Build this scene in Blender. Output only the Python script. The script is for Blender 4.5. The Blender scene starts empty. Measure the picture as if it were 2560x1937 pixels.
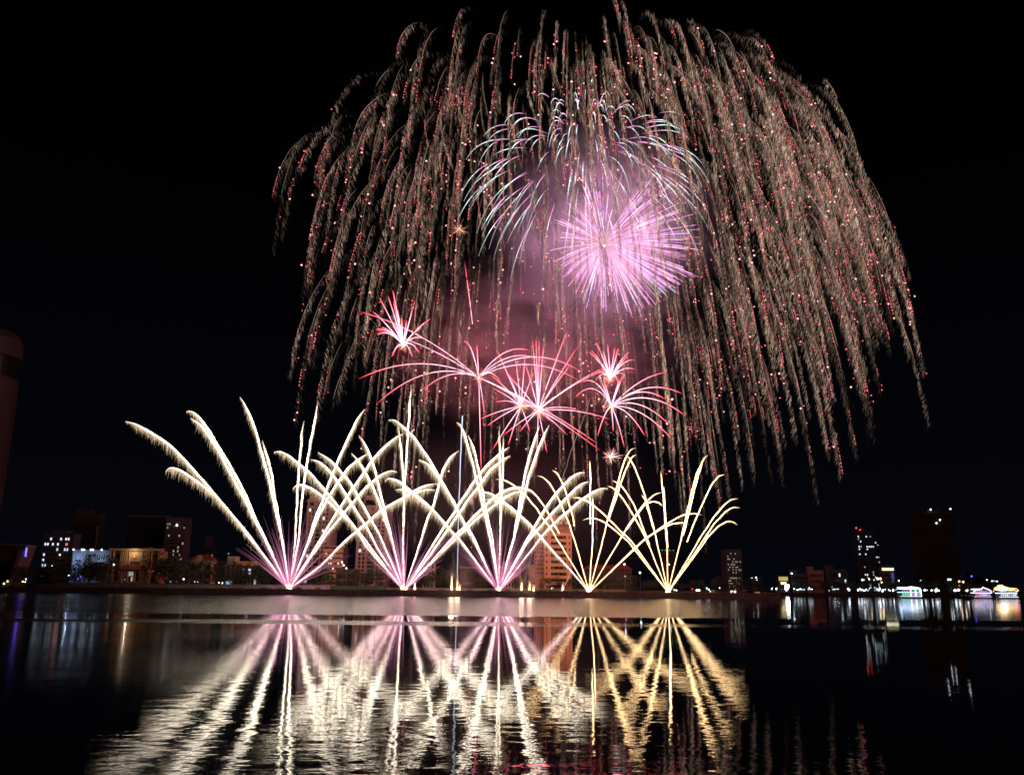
import bpy, math, random
import numpy as np
from mathutils import Matrix, Vector
random.seed(7); rng = np.random.default_rng(7)
S = bpy.context.scene
C = S.collection
PI = math.pi

# ------------------------------------------------------------------ camera
FPX, TH, ROLL, CAMZ = 2119.0, math.atan(501.5/2119.0), 0.0091, 4.0
F_ = np.array([0, math.cos(TH), math.sin(TH)]); U0 = np.array([0, -math.sin(TH), math.cos(TH)]); R0 = np.array([1., 0, 0])
RV = R0*math.cos(ROLL)+U0*math.sin(ROLL); UV = U0*math.cos(ROLL)-R0*math.sin(ROLL)
cam = bpy.data.cameras.new('camera'); camo = bpy.data.objects.new('camera', cam); C.objects.link(camo)
m = Matrix(((RV[0], UV[0], -F_[0], 0), (RV[1], UV[1], -F_[1], 0), (RV[2], UV[2], -F_[2], CAMZ), (0, 0, 0, 1)))
camo.matrix_world = m
cam.sensor_width = 36; cam.lens = 36*FPX/2560; cam.clip_end = 20000; cam.clip_start = .5
S.camera = camo

# ------------------------------------------------------------------ night sky, exposure
w = bpy.data.worlds.new('World'); S.world = w; w.use_nodes = True
nt = w.node_tree; N = nt.nodes; L = nt.links
bg = N['Background']
tc = N.new('ShaderNodeTexCoord'); sx = N.new('ShaderNodeSeparateXYZ'); rp = N.new('ShaderNodeValToRGB')
L.new(tc.outputs['Generated'], sx.inputs[0]); L.new(sx.outputs['Z'], rp.inputs[0]); L.new(rp.outputs[0], bg.inputs[0])
rp.color_ramp.elements[0].position = 0.0; rp.color_ramp.elements[0].color = (.0016, .0019, .0036, 1)
rp.color_ramp.elements[1].position = .45; rp.color_ramp.elements[1].color = (.0003, .0003, .0004, 1)
bg.inputs[1].default_value = 1.0
S.view_settings.view_transform = 'Standard'; S.view_settings.look = 'None'; S.view_settings.exposure = 0; S.view_settings.gamma = 1
S.render.engine = 'CYCLES'
S.cycles.use_denoising = True; S.cycles.denoiser = 'OPENIMAGEDENOISE'
S.cycles.max_bounces = 4; S.cycles.diffuse_bounces = 1; S.cycles.glossy_bounces = 3; S.cycles.volume_bounces = 0
S.cycles.transmission_bounces = 2; S.cycles.transparent_max_bounces = 8
S.cycles.sample_clamp_indirect = 12
S.cycles.filter_width = 1.7
S.cycles.volume_step_rate = 1.5; S.cycles.volume_max_steps = 64

# ------------------------------------------------------------------ helpers
def P(x, y, Y):
    """point seen at photo pixel (x, y), Y metres away"""
    d = RV*((x-1280)/FPX)+UV*(-(y-968.5)/FPX)+F_
    t = Y/d[1]
    return np.array([d[0]*t, Y, CAMZ+d[2]*t])
def PX(x, Y): return P(x, 1470+ROLL*(x-1280), Y)[0]
def tag(o, label=None, cat=None, group=None, kind=None):
    if label: o['label'] = label
    if cat: o['category'] = cat
    if group: o['group'] = group
    if kind: o['kind'] = kind
    return o
def empty(name, loc=(0, 0, 0), rz=0):
    o = bpy.data.objects.new(name, None); C.objects.link(o); o.location = loc; o.rotation_euler = (0, 0, rz); o.empty_display_size = .5
    return o
def link(name, me, parent=None, mat=None):
    o = bpy.data.objects.new(name, me); C.objects.link(o)
    if mat is not None: me.materials.append(mat)
    if parent is not None: o.parent = parent
    return o
def mesh_np(name, verts, faces, mat, parent=None, cols=None, smooth=False):
    """faces: int array (n,3) or (n,4); verts in world metres, stored relative to the parent's location"""
    verts = np.asarray(verts, dtype=np.float32)
    q = parent
    while q is not None: verts = verts-np.array(q.location, dtype=np.float32); q = q.parent
    me = bpy.data.meshes.new(name)
    faces = np.asarray(faces, dtype=np.int32); k = faces.shape[1]; n = len(faces)
    me.vertices.add(len(verts)); me.vertices.foreach_set('co', verts.ravel())
    me.loops.add(n*k); me.loops.foreach_set('vertex_index', faces.ravel())
    me.polygons.add(n); me.polygons.foreach_set('loop_start', np.arange(0, n*k, k, dtype=np.int32))
    if smooth: me.polygons.foreach_set('use_smooth', np.ones(n, dtype=bool))
    me.update(calc_edges=True)
    if cols is not None:
        a = me.attributes.new('glow', 'FLOAT_COLOR', 'POINT')
        c4 = np.ones((len(verts), 4), dtype=np.float32); c4[:, :3] = cols
        a.data.foreach_set('color', c4.ravel())
    return link(name, me, parent, mat)

def nmat(name):
    m = bpy.data.materials.new(name); m.use_nodes = True
    return m, m.node_tree.nodes, m.node_tree.links, m.node_tree.nodes['Principled BSDF']
def pmat(name, col, rough=.8, noise=.25, scale=.4, metal=0, spec=.5):
    m, N, L, b = nmat(name)
    t = N.new('ShaderNodeTexNoise'); t.inputs['Scale'].default_value = scale; t.inputs['Detail'].default_value = 5
    tcn = N.new('ShaderNodeTexCoord'); L.new(tcn.outputs['Object'], t.inputs['Vector'])
    r = N.new('ShaderNodeValToRGB'); L.new(t.outputs['Fac'], r.inputs[0])
    r.color_ramp.elements[0].position = .3; r.color_ramp.elements[1].position = .7
    r.color_ramp.elements[0].color = tuple(c*(1-noise) for c in col)+(1,)
    r.color_ramp.elements[1].color = tuple(min(1, c*(1+noise)) for c in col)+(1,)
    L.new(r.outputs[0], b.inputs['Base Color']); b.inputs['Roughness'].default_value = rough; b.inputs['Metallic'].default_value = metal
    b.inputs['Specular IOR Level'].default_value = spec
    return m
def emat(name, col, strength, sampling='AUTO'):
    m = bpy.data.materials.new(name); m.use_nodes = True; N = m.node_tree.nodes; N.clear()
    e = N.new('ShaderNodeEmission'); o = N.new('ShaderNodeOutputMaterial'); m.node_tree.links.new(e.outputs[0], o.inputs[0])
    e.inputs[0].default_value = (*col, 1); e.inputs[1].default_value = strength
    m.cycles.emission_sampling = sampling
    return m
def gmat(name, sampling):
    m = emat(name, (1, 1, 1), 1, sampling); N = m.node_tree.nodes
    a = N.new('ShaderNodeAttribute'); a.attribute_name = 'glow'
    m.node_tree.links.new(a.outputs['Color'], N['Emission'].inputs[0])
    return m
M_BURN = gmat('burning_star', 'AUTO')       # bright stars that light the bank
M_SPARK = gmat('burning_spark', 'NONE')     # tiny sparks

def tube(pts, rad, cols, sides=5):
    pts = np.asarray(pts, float); n = len(pts); rad = np.broadcast_to(rad, (n,)); cols = np.broadcast_to(cols, (n, 3))
    t = np.gradient(pts, axis=0); t /= np.linalg.norm(t, axis=1)[:, None]+1e-9
    ref = np.array([0, 1., 0]); a = np.cross(t, ref); a /= np.linalg.norm(a, axis=1)[:, None]+1e-9
    b = np.cross(t, a)
    ang = np.linspace(0, 2*PI, sides, endpoint=False)
    V = pts[:, None, :]+rad[:, None, None]*(np.cos(ang)[None, :, None]*a[:, None, :]+np.sin(ang)[None, :, None]*b[:, None, :])
    V = V.reshape(-1, 3); CC = np.repeat(cols, sides, axis=0)
    i = np.arange(n-1)[:, None]*sides; j = np.arange(sides)[None, :]; jn = (j+1) % sides
    q = np.stack([i+j, i+jn, i+sides+jn, i+sides+j], -1).reshape(-1, 4)
    f = np.concatenate([q[:, [0, 1, 2]], q[:, [0, 2, 3]]])
    return V, f, CC
def spindles(a, b, wd, cols):
    a = np.asarray(a, float); b = np.asarray(b, float); n = len(a); wd = np.broadcast_to(wd, (n,)); cols = np.broadcast_to(cols, (n, 3))
    d = b-a; ln = np.linalg.norm(d, axis=1)[:, None]+1e-9; t = d/ln
    ref = np.tile([0, 1., 0.02], (n, 1)); u = np.cross(t, ref); u /= np.linalg.norm(u, axis=1)[:, None]+1e-9; v = np.cross(t, u)
    mid = a+d*.45; V = np.empty((n, 5, 3))
    V[:, 0] = a; V[:, 4] = b
    for k in range(3):
        g = 2*PI*k/3
        V[:, 1+k] = mid+(wd*.5)[:, None]*(math.cos(g)*u+math.sin(g)*v)
    base = np.arange(n)[:, None]*5
    T = np.array([[0, 1, 2], [0, 2, 3], [0, 3, 1], [4, 2, 1], [4, 3, 2], [4, 1, 3]])
    f = (base[:, None, :]+T[None]).reshape(-1, 3)
    return V.reshape(-1, 3), f, np.repeat(cols, 5, axis=0)
def balls(c, r, cols):
    c = np.asarray(c, float); n = len(c); r = np.broadcast_to(r, (n,)); cols = np.broadcast_to(cols, (n, 3))
    O = np.array([[1, 0, 0], [-1, 0, 0], [0, 1, 0], [0, -1, 0], [0, 0, 1], [0, 0, -1]], float)
    V = c[:, None, :]+r[:, None, None]*O[None]
    T = np.array([[0, 2, 4], [2, 1, 4], [1, 3, 4], [3, 0, 4], [2, 0, 5], [1, 2, 5], [3, 1, 5], [0, 3, 5]])
    f = (np.arange(n)[:, None, None]*6+T[None]).reshape(-1, 3)
    return V.reshape(-1, 3), f, np.repeat(cols, 6, axis=0)
def cat(parts):
    o = 0; Vs, Fs, Cs = [], [], []
    for V, f, c in parts:
        if len(V) == 0: continue
        Vs.append(V); Fs.append(f+o); Cs.append(c); o += len(V)
    return np.concatenate(Vs), np.concatenate(Fs), np.concatenate(Cs)
def put(name, parts, mat, parent):
    V, f, c = cat(parts)
    return mesh_np(name, V, f, mat, parent, c)
def resample(p, n):
    p = np.asarray(p, float)
    d = np.r_[0, np.cumsum(np.linalg.norm(np.diff(p, axis=0), axis=1))]
    s = np.linspace(0, d[-1], n)
    q = np.stack([np.interp(s, d, p[:, k]) for k in range(p.shape[1])], 1)
    k = max(1, n//22)                       # smooth the corners
    if k > 1:
        w_ = np.hanning(2*k+1)[1:-1]; w_ /= w_.sum(); h = len(w_)//2
        qq = np.concatenate([2*q[0]-q[h:0:-1], q, 2*q[-1]-q[-2:-h-2:-1]])
        q = np.stack([np.convolve(qq[:, c], w_, 'valid') for c in range(q.shape[1])], 1)
    return q
def smooth_noise(n, k, amp):
    kk = max(2, n//k+2)
    return np.interp(np.linspace(0, kk-1, n), np.arange(kk), rng.normal(0, amp, kk))

class MB:
    """boxes, prisms and cylinders gathered into ONE mesh"""
    def __init__(s): s.v = []; s.f = []
    def quad(s, *p):
        b = len(s.v); s.v += [tuple(map(float, q)) for q in p]; s.f.append(tuple(range(b, b+len(p)))); return s
    def box(s, x0, x1, y0, y1, z0, z1, top=1.0, ox=0, oy=0):
        b = len(s.v); cx, cy = (x0+x1)/2, (y0+y1)/2
        for z, k, a, c in ((z0, 1, 0, 0), (z1, top, ox, oy)):
            for x, y in ((x0, y0), (x1, y0), (x1, y1), (x0, y1)): s.v.append((cx+(x-cx)*k+a, cy+(y-cy)*k+c, z))
        for q in ((3, 2, 1, 0), (4, 5, 6, 7), (0, 1, 5, 4), (1, 2, 6, 5), (2, 3, 7, 6), (3, 0, 4, 7)): s.f.append(tuple(b+i for i in q))
        return s
    def cyl(s, cx, cy, z0, z1, r0, r1=None, n=12):
        r1 = r0 if r1 is None else r1; b = len(s.v)
        for z, r in ((z0, r0), (z1, r1)):
            for i in range(n): s.v.append((cx+r*math.cos(2*PI*i/n), cy+r*math.sin(2*PI*i/n), z))
        for i in range(n): s.f.append((b+i, b+(i+1) % n, b+n+(i+1) % n, b+n+i))
        s.f.append(tuple(b+n+i for i in range(n))); s.f.append(tuple(b+n-1-i for i in range(n)))
        return s
    def prism(s, poly, y0, y1):
        """poly in x,z extruded over y"""
        b = len(s.v); n = len(poly)
        for y in (y0, y1):
            for x, z in poly: s.v.append((x, y, z))
        s.f.append(tuple(b+i for i in range(n))); s.f.append(tuple(b+2*n-1-i for i in range(n)))
        for i in range(n): s.f.append((b+i, b+n+i, b+n+(i+1) % n, b+(i+1) % n))
        return s
    def build(s, name, mat, parent=None, smooth=False):
        me = bpy.data.meshes.new(name); me.from_pydata(s.v, [], s.f); me.update()
        if smooth: me.polygons.foreach_set('use_smooth', [True]*len(me.polygons))
        return link(name, me, parent, mat)

# ------------------------------------------------------------------ ground, bank, water
GZ = 2.5
YB = 408.0          # water's edge of the near bank
def water():
    m, N, L, b = nmat('river_water')
    b.inputs['Base Color'].default_value = (.004, .005, .006, 1); b.inputs['IOR'].default_value = 1.36
    g = N.new('ShaderNodeNewGeometry'); sp = N.new('ShaderNodeSeparateXYZ'); L.new(g.outputs['Position'], sp.inputs[0])
    def math_(op, a, c=None, d=None, clamp=False):
        n = N.new('ShaderNodeMath'); n.operation = op; n.use_clamp = clamp
        for i, v in enumerate((a, c, d)):
            if v is None: continue
            if isinstance(v, (int, float)): n.inputs[i].default_value = v
            else: L.new(v, n.inputs[i])
        return n.outputs[0]
    def noise(scale, stretch, detail=3, off=0):
        mp = N.new('ShaderNodeMapping'); mp.inputs['Scale'].default_value = (scale*stretch, scale, scale); mp.inputs['Location'].default_value = (off, off, 0)
        L.new(g.outputs['Position'], mp.inputs[0]); t = N.new('ShaderNodeTexNoise'); t.inputs['Scale'].default_value = 1; t.inputs['Detail'].default_value = detail
        L.new(mp.outputs[0], t.inputs['Vector']); return t.outputs['Fac']
    def ms(v, a, c, lo, hi):
        n = N.new('ShaderNodeMapRange'); n.interpolation_type = 'SMOOTHSTEP'
        L.new(v, n.inputs[0]); n.inputs[1].default_value = a; n.inputs[2].default_value = c; n.inputs[3].default_value = lo; n.inputs[4].default_value = hi
        return n.outputs[0]
    # wind-ruffled belt beyond ~135 m, its edge wandering; a narrow ruffled strip near 100 m; calmer water nearer
    edge = math_('ADD', sp.outputs['Y'], math_('MULTIPLY', math_('SUBTRACT', noise(.02, 1, 4), .5), 14))
    belt = ms(edge, 126, 131, 0, 1)
    fx = ms(sp.outputs['X'], -25, 25, 1, 0)
    ratio = math_('DIVIDE', sp.outputs['X'], math_('MAXIMUM', sp.outputs['Y'], 5))
    belt = math_('MULTIPLY', belt, ms(ratio, .19, .30, 1, .28))
    strip = math_('MULTIPLY', math_('MULTIPLY', ms(edge, 95, 96.5, 0, 1), ms(edge, 105, 106.5, 1, 0)), ms(sp.outputs['X'], -12, 8, 1, .35))
    ruff = math_('MAXIMUM', belt, strip)
    # long-exposure softness of the nearer water: blurrier on the left than on the right
    left = ms(math_('DIVIDE', sp.outputs['X'], math_('MAXIMUM', sp.outputs['Y'], 5)), -.38, .12, 1, 0)
    pat = ms(noise(.05, .6, 3, 31), .38, .62, 0, 1)
    near = math_('ADD', .015, math_('MULTIPLY', left, math_('ADD', .022, math_('MULTIPLY', pat, .03))))
    near = math_('ADD', near, math_('MULTIPLY', ms(ratio, -.42, -.26, .07, 0), math_('MULTIPLY', ms(edge, 106, 110, 1, 0), ms(sp.outputs['Y'], 26, 45, 0, 1))))
    rough = math_('ADD', math_('MULTIPLY', ruff, .17), near, clamp=True)
    L.new(rough, b.inputs['Roughness'])
    # ripples
    h1 = noise(1.1, .55, 3, 5); h2 = noise(4.5, .7, 3, 17); h0 = noise(.22, .5, 2, 3)
    h = math_('ADD', math_('ADD', math_('MULTIPLY', h1, .055), math_('MULTIPLY', h2, .009)), math_('MULTIPLY', h0, .10))
    # ripples fade with distance (they merge into roughness)
    fade = ms(sp.outputs['Y'], 25, 120, 1, .25)
    calm = ms(edge, 106, 112, 1, .25)
    h = math_('MULTIPLY', h, fade)
    h = math_('MULTIPLY', h, math_('MULTIPLY', math_('ADD', .66, math_('MULTIPLY', left, .16)), ms(sp.outputs['Y'], 19, 36, 2.0, 1)))
    bp = N.new('ShaderNodeBump'); bp.inputs['Strength'].default_value = 1; bp.inputs['Distance'].default_value = .16
    L.new(h, bp.inputs['Height']); L.new(bp.outputs[0], b.inputs['Normal'])
    me = MB().quad((-3000, -60, 0), (3000, -60, 0), (3000, 4000, 0), (-3000, 4000, 0))
    tag(me.build('water', m), kind='structure')
water()
XR = PX(1955, YB)
m_ground = pmat('bank_ground', (.07, .06, .05), .95, .3, .15)
gb = MB()
# ground sheet: near bank, then the far quay on the right set back
gb.quad((-3000, YB+3, GZ), (XR, YB+3, GZ), (XR+20, 700, GZ), (3000, 700, GZ), (3000, 5000, GZ), (-3000, 5000, GZ))
tag(gb.build('ground', m_ground), kind='structure')
m_stone = pmat('embankment_stone', (.05, .035, .03), .9, .45, .6)
eb = MB()
eb.quad((-3000, YB, -.5), (XR, YB, -.5), (XR, YB+3, GZ+.25), (-3000, YB+3, GZ+.25))
eb.quad((-3000, YB+3, GZ+.25), (XR, YB+3, GZ+.25), (XR, YB+3.8, GZ+.25), (-3000, YB+3.8, GZ+.25))
eb.quad((-3000, YB+3.8, GZ+.25), (XR, YB+3.8, GZ+.25), (XR, YB+3.8, GZ-.2), (-3000, YB+3.8, GZ-.2))
eb.quad((XR, YB, -.5), (XR+20, 699, -.5), (XR+20, 700, GZ+.25), (XR, YB+3, GZ+.25))
tag(eb.build('embankment', m_stone), kind='structure')
qb = MB().box(XR+20, 3000, 698.5, 700.2, -.5, GZ+.2)
tag(qb.build('quay', m_stone), kind='structure')

# ------------------------------------------------------------------ comet fans
GOLD = np.array([1.0, .70, .36]); THIN = np.array([1.0, .62, .28]); WARM = np.array([1.0, .88, .70]); MAG = np.array([.95, .33, .56])
FANS = []
F1 = [[(314,1053),(336,1058),(372,1077),(412,1103),(436,1122),(472,1161),(508,1201),(558,1259),(618,1330)],
 [(414,1178),(417,1171),(424,1168),(443,1171),(467,1185),(505,1211),(539,1240),(587,1294),(622,1342)],
 [(467,1029),(471,1023),(496,1039),(522,1075),(551,1122),(582,1175),(611,1230),(639,1294),(668,1354)],
 [(477,1045),(503,1063),(529,1099),(558,1149),(587,1201),(612,1250),(637,1300),(664,1352)],
 [(601,992),(611,1010),(627,1041),(644,1094),(656,1139),(673,1199),(687,1268),(704,1347)],
 [(656,1101),(670,1146),(680,1189),(687,1242),(697,1294),(707,1350)],
 [(760,1052),(754,1084),(749,1151),(744,1223),(740,1294),(738,1352)],
 [(795,1004),(787,1056),(775,1113),(763,1180),(754,1259),(746,1352)],
 [(913,1023),(894,1046),(873,1089),(849,1142),(827,1194),(808,1247),(784,1304),(770,1354)],
 [(919,1134),(904,1142),(870,1170),(844,1206),(818,1247),(794,1294),(775,1348)],
 [(1008,1084),(995,1089),(963,1115),(930,1151),(901,1194),(870,1237),(842,1280),(813,1328)],
 [(991,1179),(978,1175),(952,1187),(920,1213),(889,1247),(856,1287),(825,1323),(803,1354)],
 [(1088,1224),(1066,1223),(1042,1230),(995,1251),(956,1273),(923,1302),(889,1330),(863,1352),(800,1416)],
 [(1094,1208),(1071,1211),(1047,1220),(1010,1243),(956,1272),(920,1304),(860,1354),(800,1415)]]
F2 = [[(685,1130),(698,1126),(720,1137),(746,1158),(775,1182),(808,1220),(842,1261),(875,1302),(911,1347)],
 [(733,1222),(737,1213),(748,1210),(770,1216),(794,1230),(822,1254),(851,1283),(882,1311),(917,1367)],
 [(777,1148),(799,1154),(827,1180),(851,1213),(875,1252),(899,1290),(923,1328),(941,1367),(974,1416)],
 [(796,1131),(815,1142),(844,1168),(870,1199),(894,1237),(920,1285),(947,1333),(958,1357)],
 [(898,1089),(908,1101),(920,1127),(932,1158),(942,1194),(951,1235),(963,1278),(978,1338)],
 [(879,1133),(892,1146),(913,1180),(930,1213),(947,1254),(961,1294),(980,1352)],
 [(1028,962),(1021,1060),(1016,1142),(1012,1199),(1010,1271),(1006,1352)],
 [(996,1068),(1004,1139),(1008,1199),(1010,1260),(1008,1352)],
 [(1147,1126),(1126,1142),(1107,1175),(1097,1213),(1083,1261),(1066,1304),(1052,1352)],
 [(1272,1117),(1251,1132),(1215,1165),(1186,1201),(1153,1252),(1124,1297),(1091,1347)],
 [(1276,1139),(1256,1149),(1225,1175),(1196,1216),(1167,1254),(1134,1302),(1103,1347)],
 [(1330,1230),(1308,1218),(1282,1219),(1258,1228),(1229,1247),(1198,1278),(1167,1309),(1129,1347)],
 [(1318,1234),(1303,1229),(1287,1230),(1263,1242),(1229,1268),(1191,1297),(1153,1333),(1110,1375)]]
F3 = [[(963,1201),(965,1195),(978,1195),(999,1204),(1028,1228),(1052,1247),(1081,1273),(1114,1309),(1152,1352)],
 [(989,1224),(1006,1222),(1028,1232),(1052,1250),(1081,1275),(1114,1311),(1150,1352)],
 [(973,1050),(977,1046),(985,1048),(1004,1063),(1033,1091),(1061,1130),(1085,1168),(1109,1211),(1136,1256),(1159,1304),(1180,1333)],
 [(1047,1149),(1066,1156),(1088,1180),(1108,1211),(1136,1258),(1159,1305),(1185,1352)],
 [(1143,1056),(1146,1054),(1153,1063),(1165,1099),(1177,1139),(1189,1187),(1201,1235),(1210,1278),(1227,1352)],
 [(1170,1087),(1182,1113),(1196,1170),(1205,1218),(1217,1283),(1232,1347)],
 [(1249,1065),(1250,1175),(1251,1271),(1250,1352)],
 [(1258,1090),(1257,1175),(1254,1259),(1250,1352)],
 [(1349,1063),(1335,1103),(1320,1151),(1308,1209),(1299,1261),(1284,1342)],
 [(1372,1063),(1354,1101),(1337,1146),(1323,1189),(1311,1237),(1299,1290),(1286,1345)],
 [(1461,1180),(1444,1182),(1421,1199),(1392,1230),(1363,1271),(1335,1318),(1315,1352)],
 [(1473,1203),(1454,1208),(1430,1230),(1401,1259),(1373,1290),(1342,1326),(1318,1354)],
 [(1520,1220),(1503,1220),(1479,1232),(1451,1251),(1417,1280),(1389,1304),(1357,1337),(1310,1398)]]
F4 = [[(1201,1232),(1205,1229),(1215,1229),(1234,1237),(1253,1251),(1275,1266),(1306,1292),(1335,1321),(1362,1353),(1390,1386),(1428,1426)],
 [(1213,1249),(1229,1247),(1253,1255),(1275,1268),(1306,1294),(1335,1323),(1362,1355),(1428,1427)],
 [(1239,1198),(1258,1198),(1282,1211),(1308,1232),(1335,1263),(1354,1290),(1378,1323),(1390,1343),(1435,1416)],
 [(1344,1189),(1358,1192),(1375,1209),(1392,1237),(1406,1268),(1421,1304),(1437,1352)],
 [(1380,1175),(1392,1182),(1406,1206),(1418,1242),(1428,1278),(1436,1314),0],
 [(1300,1219),(1327,1225),(1346,1244),(1366,1273),(1382,1304),(1398,1333),0],
 [(1474,1150),(1476,1199),(1476,1271),(1475,1309),0],
 [(1483,1240),(1482,1295),(1481,1354)],
 [(1589,1119),(1577,1122),(1563,1149),(1549,1189),(1537,1237),(1522,1290),(1506,1352)],
 [(1591,1136),(1580,1142),(1565,1172),(1550,1212),(1537,1250),(1522,1300),0],
 [(1655,1230),(1637,1235),(1613,1256),(1589,1287),(1565,1323),(1546,1354)],
 [(1656,1265),(1647,1256),(1632,1253),(1613,1259),(1589,1291),(1565,1325),0],
 [(1753,1287),(1746,1284),(1733,1283),(1706,1287),(1675,1304),(1642,1326),(1609,1349),(1555,1400)],
 [(1720,1311),(1714,1307),(1704,1306),(1680,1309),(1652,1321),(1609,1350),(1555,1402)]]
F5 = [[(1457,1300),(1470,1295),(1489,1295),(1513,1306),(1542,1328),(1570,1352),(1607,1400)],
 [(1428,1243),(1448,1244),(1472,1254),(1499,1275),(1527,1302),(1556,1330),(1580,1354)],
 [(1518,1214),(1534,1220),(1554,1242),(1575,1273),(1594,1306),(1613,1342)],
 [(1531,1201),(1549,1209),(1565,1230),(1585,1263),(1599,1295),(1620,1352),(1624,1362),0],
 [(1561,1136),(1573,1142),(1585,1165),(1599,1199),(1613,1240),(1625,1283),(1640,1342)],
 [(1604,1237),(1613,1249),(1622,1280),(1632,1320),0],
 [(1652,1177),(1656,1218),(1662,1295),(1667,1354)],
 [(1659,1215),(1664,1295),(1669,1368),0],
 [(1771,1137),(1766,1139),(1757,1149),(1742,1182),(1730,1225),(1718,1280),(1704,1342)],
 [(1757,1152),(1744,1192),(1732,1240),(1722,1285),(1708,1338),0],
 [(1812,1186),(1797,1189),(1778,1213),(1759,1252),(1742,1290),(1718,1354),0],
 [(1845,1246),(1828,1248),(1809,1263),(1785,1292),(1752,1342)],
 [(1849,1269),(1833,1267),(1812,1280),(1785,1309),(1757,1352)],
 [(1843,1312),(1833,1304),(1819,1302),(1797,1314),(1771,1340),(1757,1361)]]
FANDEF = [
 ('tallest fan of white gold comets with magenta base, leftmost on the bank', (723,1472), F1, True, 14),
 ('white gold comet fan with magenta base, second from left beside green hoarding', (1010,1477), F2, True, 14),
 ('white gold comet fan with magenta base, between smoke plumes at centre', (1247,1479), F3, True, 14),
 ('thin golden comet fan without magenta spray, just right of the orange hotel', (1473,1480), F4, False, 2),
 ('thin golden comet fan at the dark right end of the bank', (1670,1480), F5, False, 0)]
YF = 412.0
MPP = YF/FPX
def comet(path, base, thick, parent, pinkbase, heavy):
    detached = path[-1] == 0
    pts = [p for p in path if p != 0]
    if not detached: pts = pts+[((pts[-1][0]*.45+base[0]*.55), (pts[-1][1]*.45+base[1]*.55)), base]
    n = max(30, int(np.hypot(*(np.diff(np.array(pts), axis=0).T)).sum()/2.2))
    q = resample(pts, n)                   # from the tip down to the base
    s = np.linspace(0, 1, n)
    h = (base[1]-q[:, 1])/450.0
    dep = rng.uniform(-22, 22)
    Yv = YF+dep*np.clip(h, 0, 1.2)
    q[:, 0] += smooth_noise(n, 9, .55)*np.minimum(1, h*3)
    Wp = np.array([P(x, y, Y) for (x, y), Y in zip(q, Yv)])
    hh = np.clip(h/.55, 0, 1)
    r = MPP*((.5+1.0*hh) if heavy else (.62+.3*hh))
    tip = np.clip(s/(.09 if heavy else .05), .12, 1)
    r = r*tip*(1+smooth_noise(n, 4, .10))
    inten = (9.0 if heavy else 8.0)*np.clip(.55+hh*.9, 0, 1.25)*np.clip(s/.12, .42, 1)
    colr = np.where((hh < .6)[:, None] & pinkbase, np.array([1.0, .64, .66])[None], (WARM if heavy else THIN)[None])
    V = [tube(Wp, r, colr*inten[:, None], 6)]
    part = put('comet_trail', V, M_BURN, parent)
    # sparks that fall away below the trail, and fuzz that roughens it
    k = int(n*(20.0 if heavy else 1.2)); 
    fi = rng.uniform(0, n-1.001, k)**1.0; i0 = fi.astype(int); 
    start = Wp[i0]+(Wp[np.minimum(i0+1, n-1)]-Wp[i0])*(fi-i0)[:, None]
    w0 = np.clip(hh[i0], .08, 1)*np.clip(s[i0]/.05, .3, 1)
    start = start+rng.normal(0, 1, (k, 3))*(r[i0]*.6)[:, None]
    ln = MPP*(rng.exponential(6.5, k)+3)*w0*(1.0 if heavy else .45)
    ln = np.minimum(ln, MPP*30)
    end = start+np.stack([rng.normal(0, .07, k)*ln, rng.normal(0, .07, k)*ln, -ln], 1)
    c = np.array([1.0, .74, .45])[None]*(.2+1.9*rng.random(k)**2)[:, None]*(1 if heavy else .8)
    A = [spindles(start, end, MPP*rng.uniform(.25, .55, k), c)]
    k2 = int(n*2.2); i0 = rng.integers(0, n-1, k2); t = Wp[np.minimum(i0+1, n-1)]-Wp[i0]; t /= np.linalg.norm(t, axis=1)[:, None]+1e-9
    st = Wp[i0]+rng.normal(0, 1, (k2, 3))*(r[i0]*.95)[:, None]; l2 = MPP*rng.uniform(1.5, 4.5, k2)[:, None]
    A.append(spindles(st, st+t*l2, MPP*.9, WARM[None]*rng.uniform(.5, 2.2, k2)[:, None]*np.array([1, .93, .8])))
    put('falling_sparks', A, M_SPARK, part)
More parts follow.
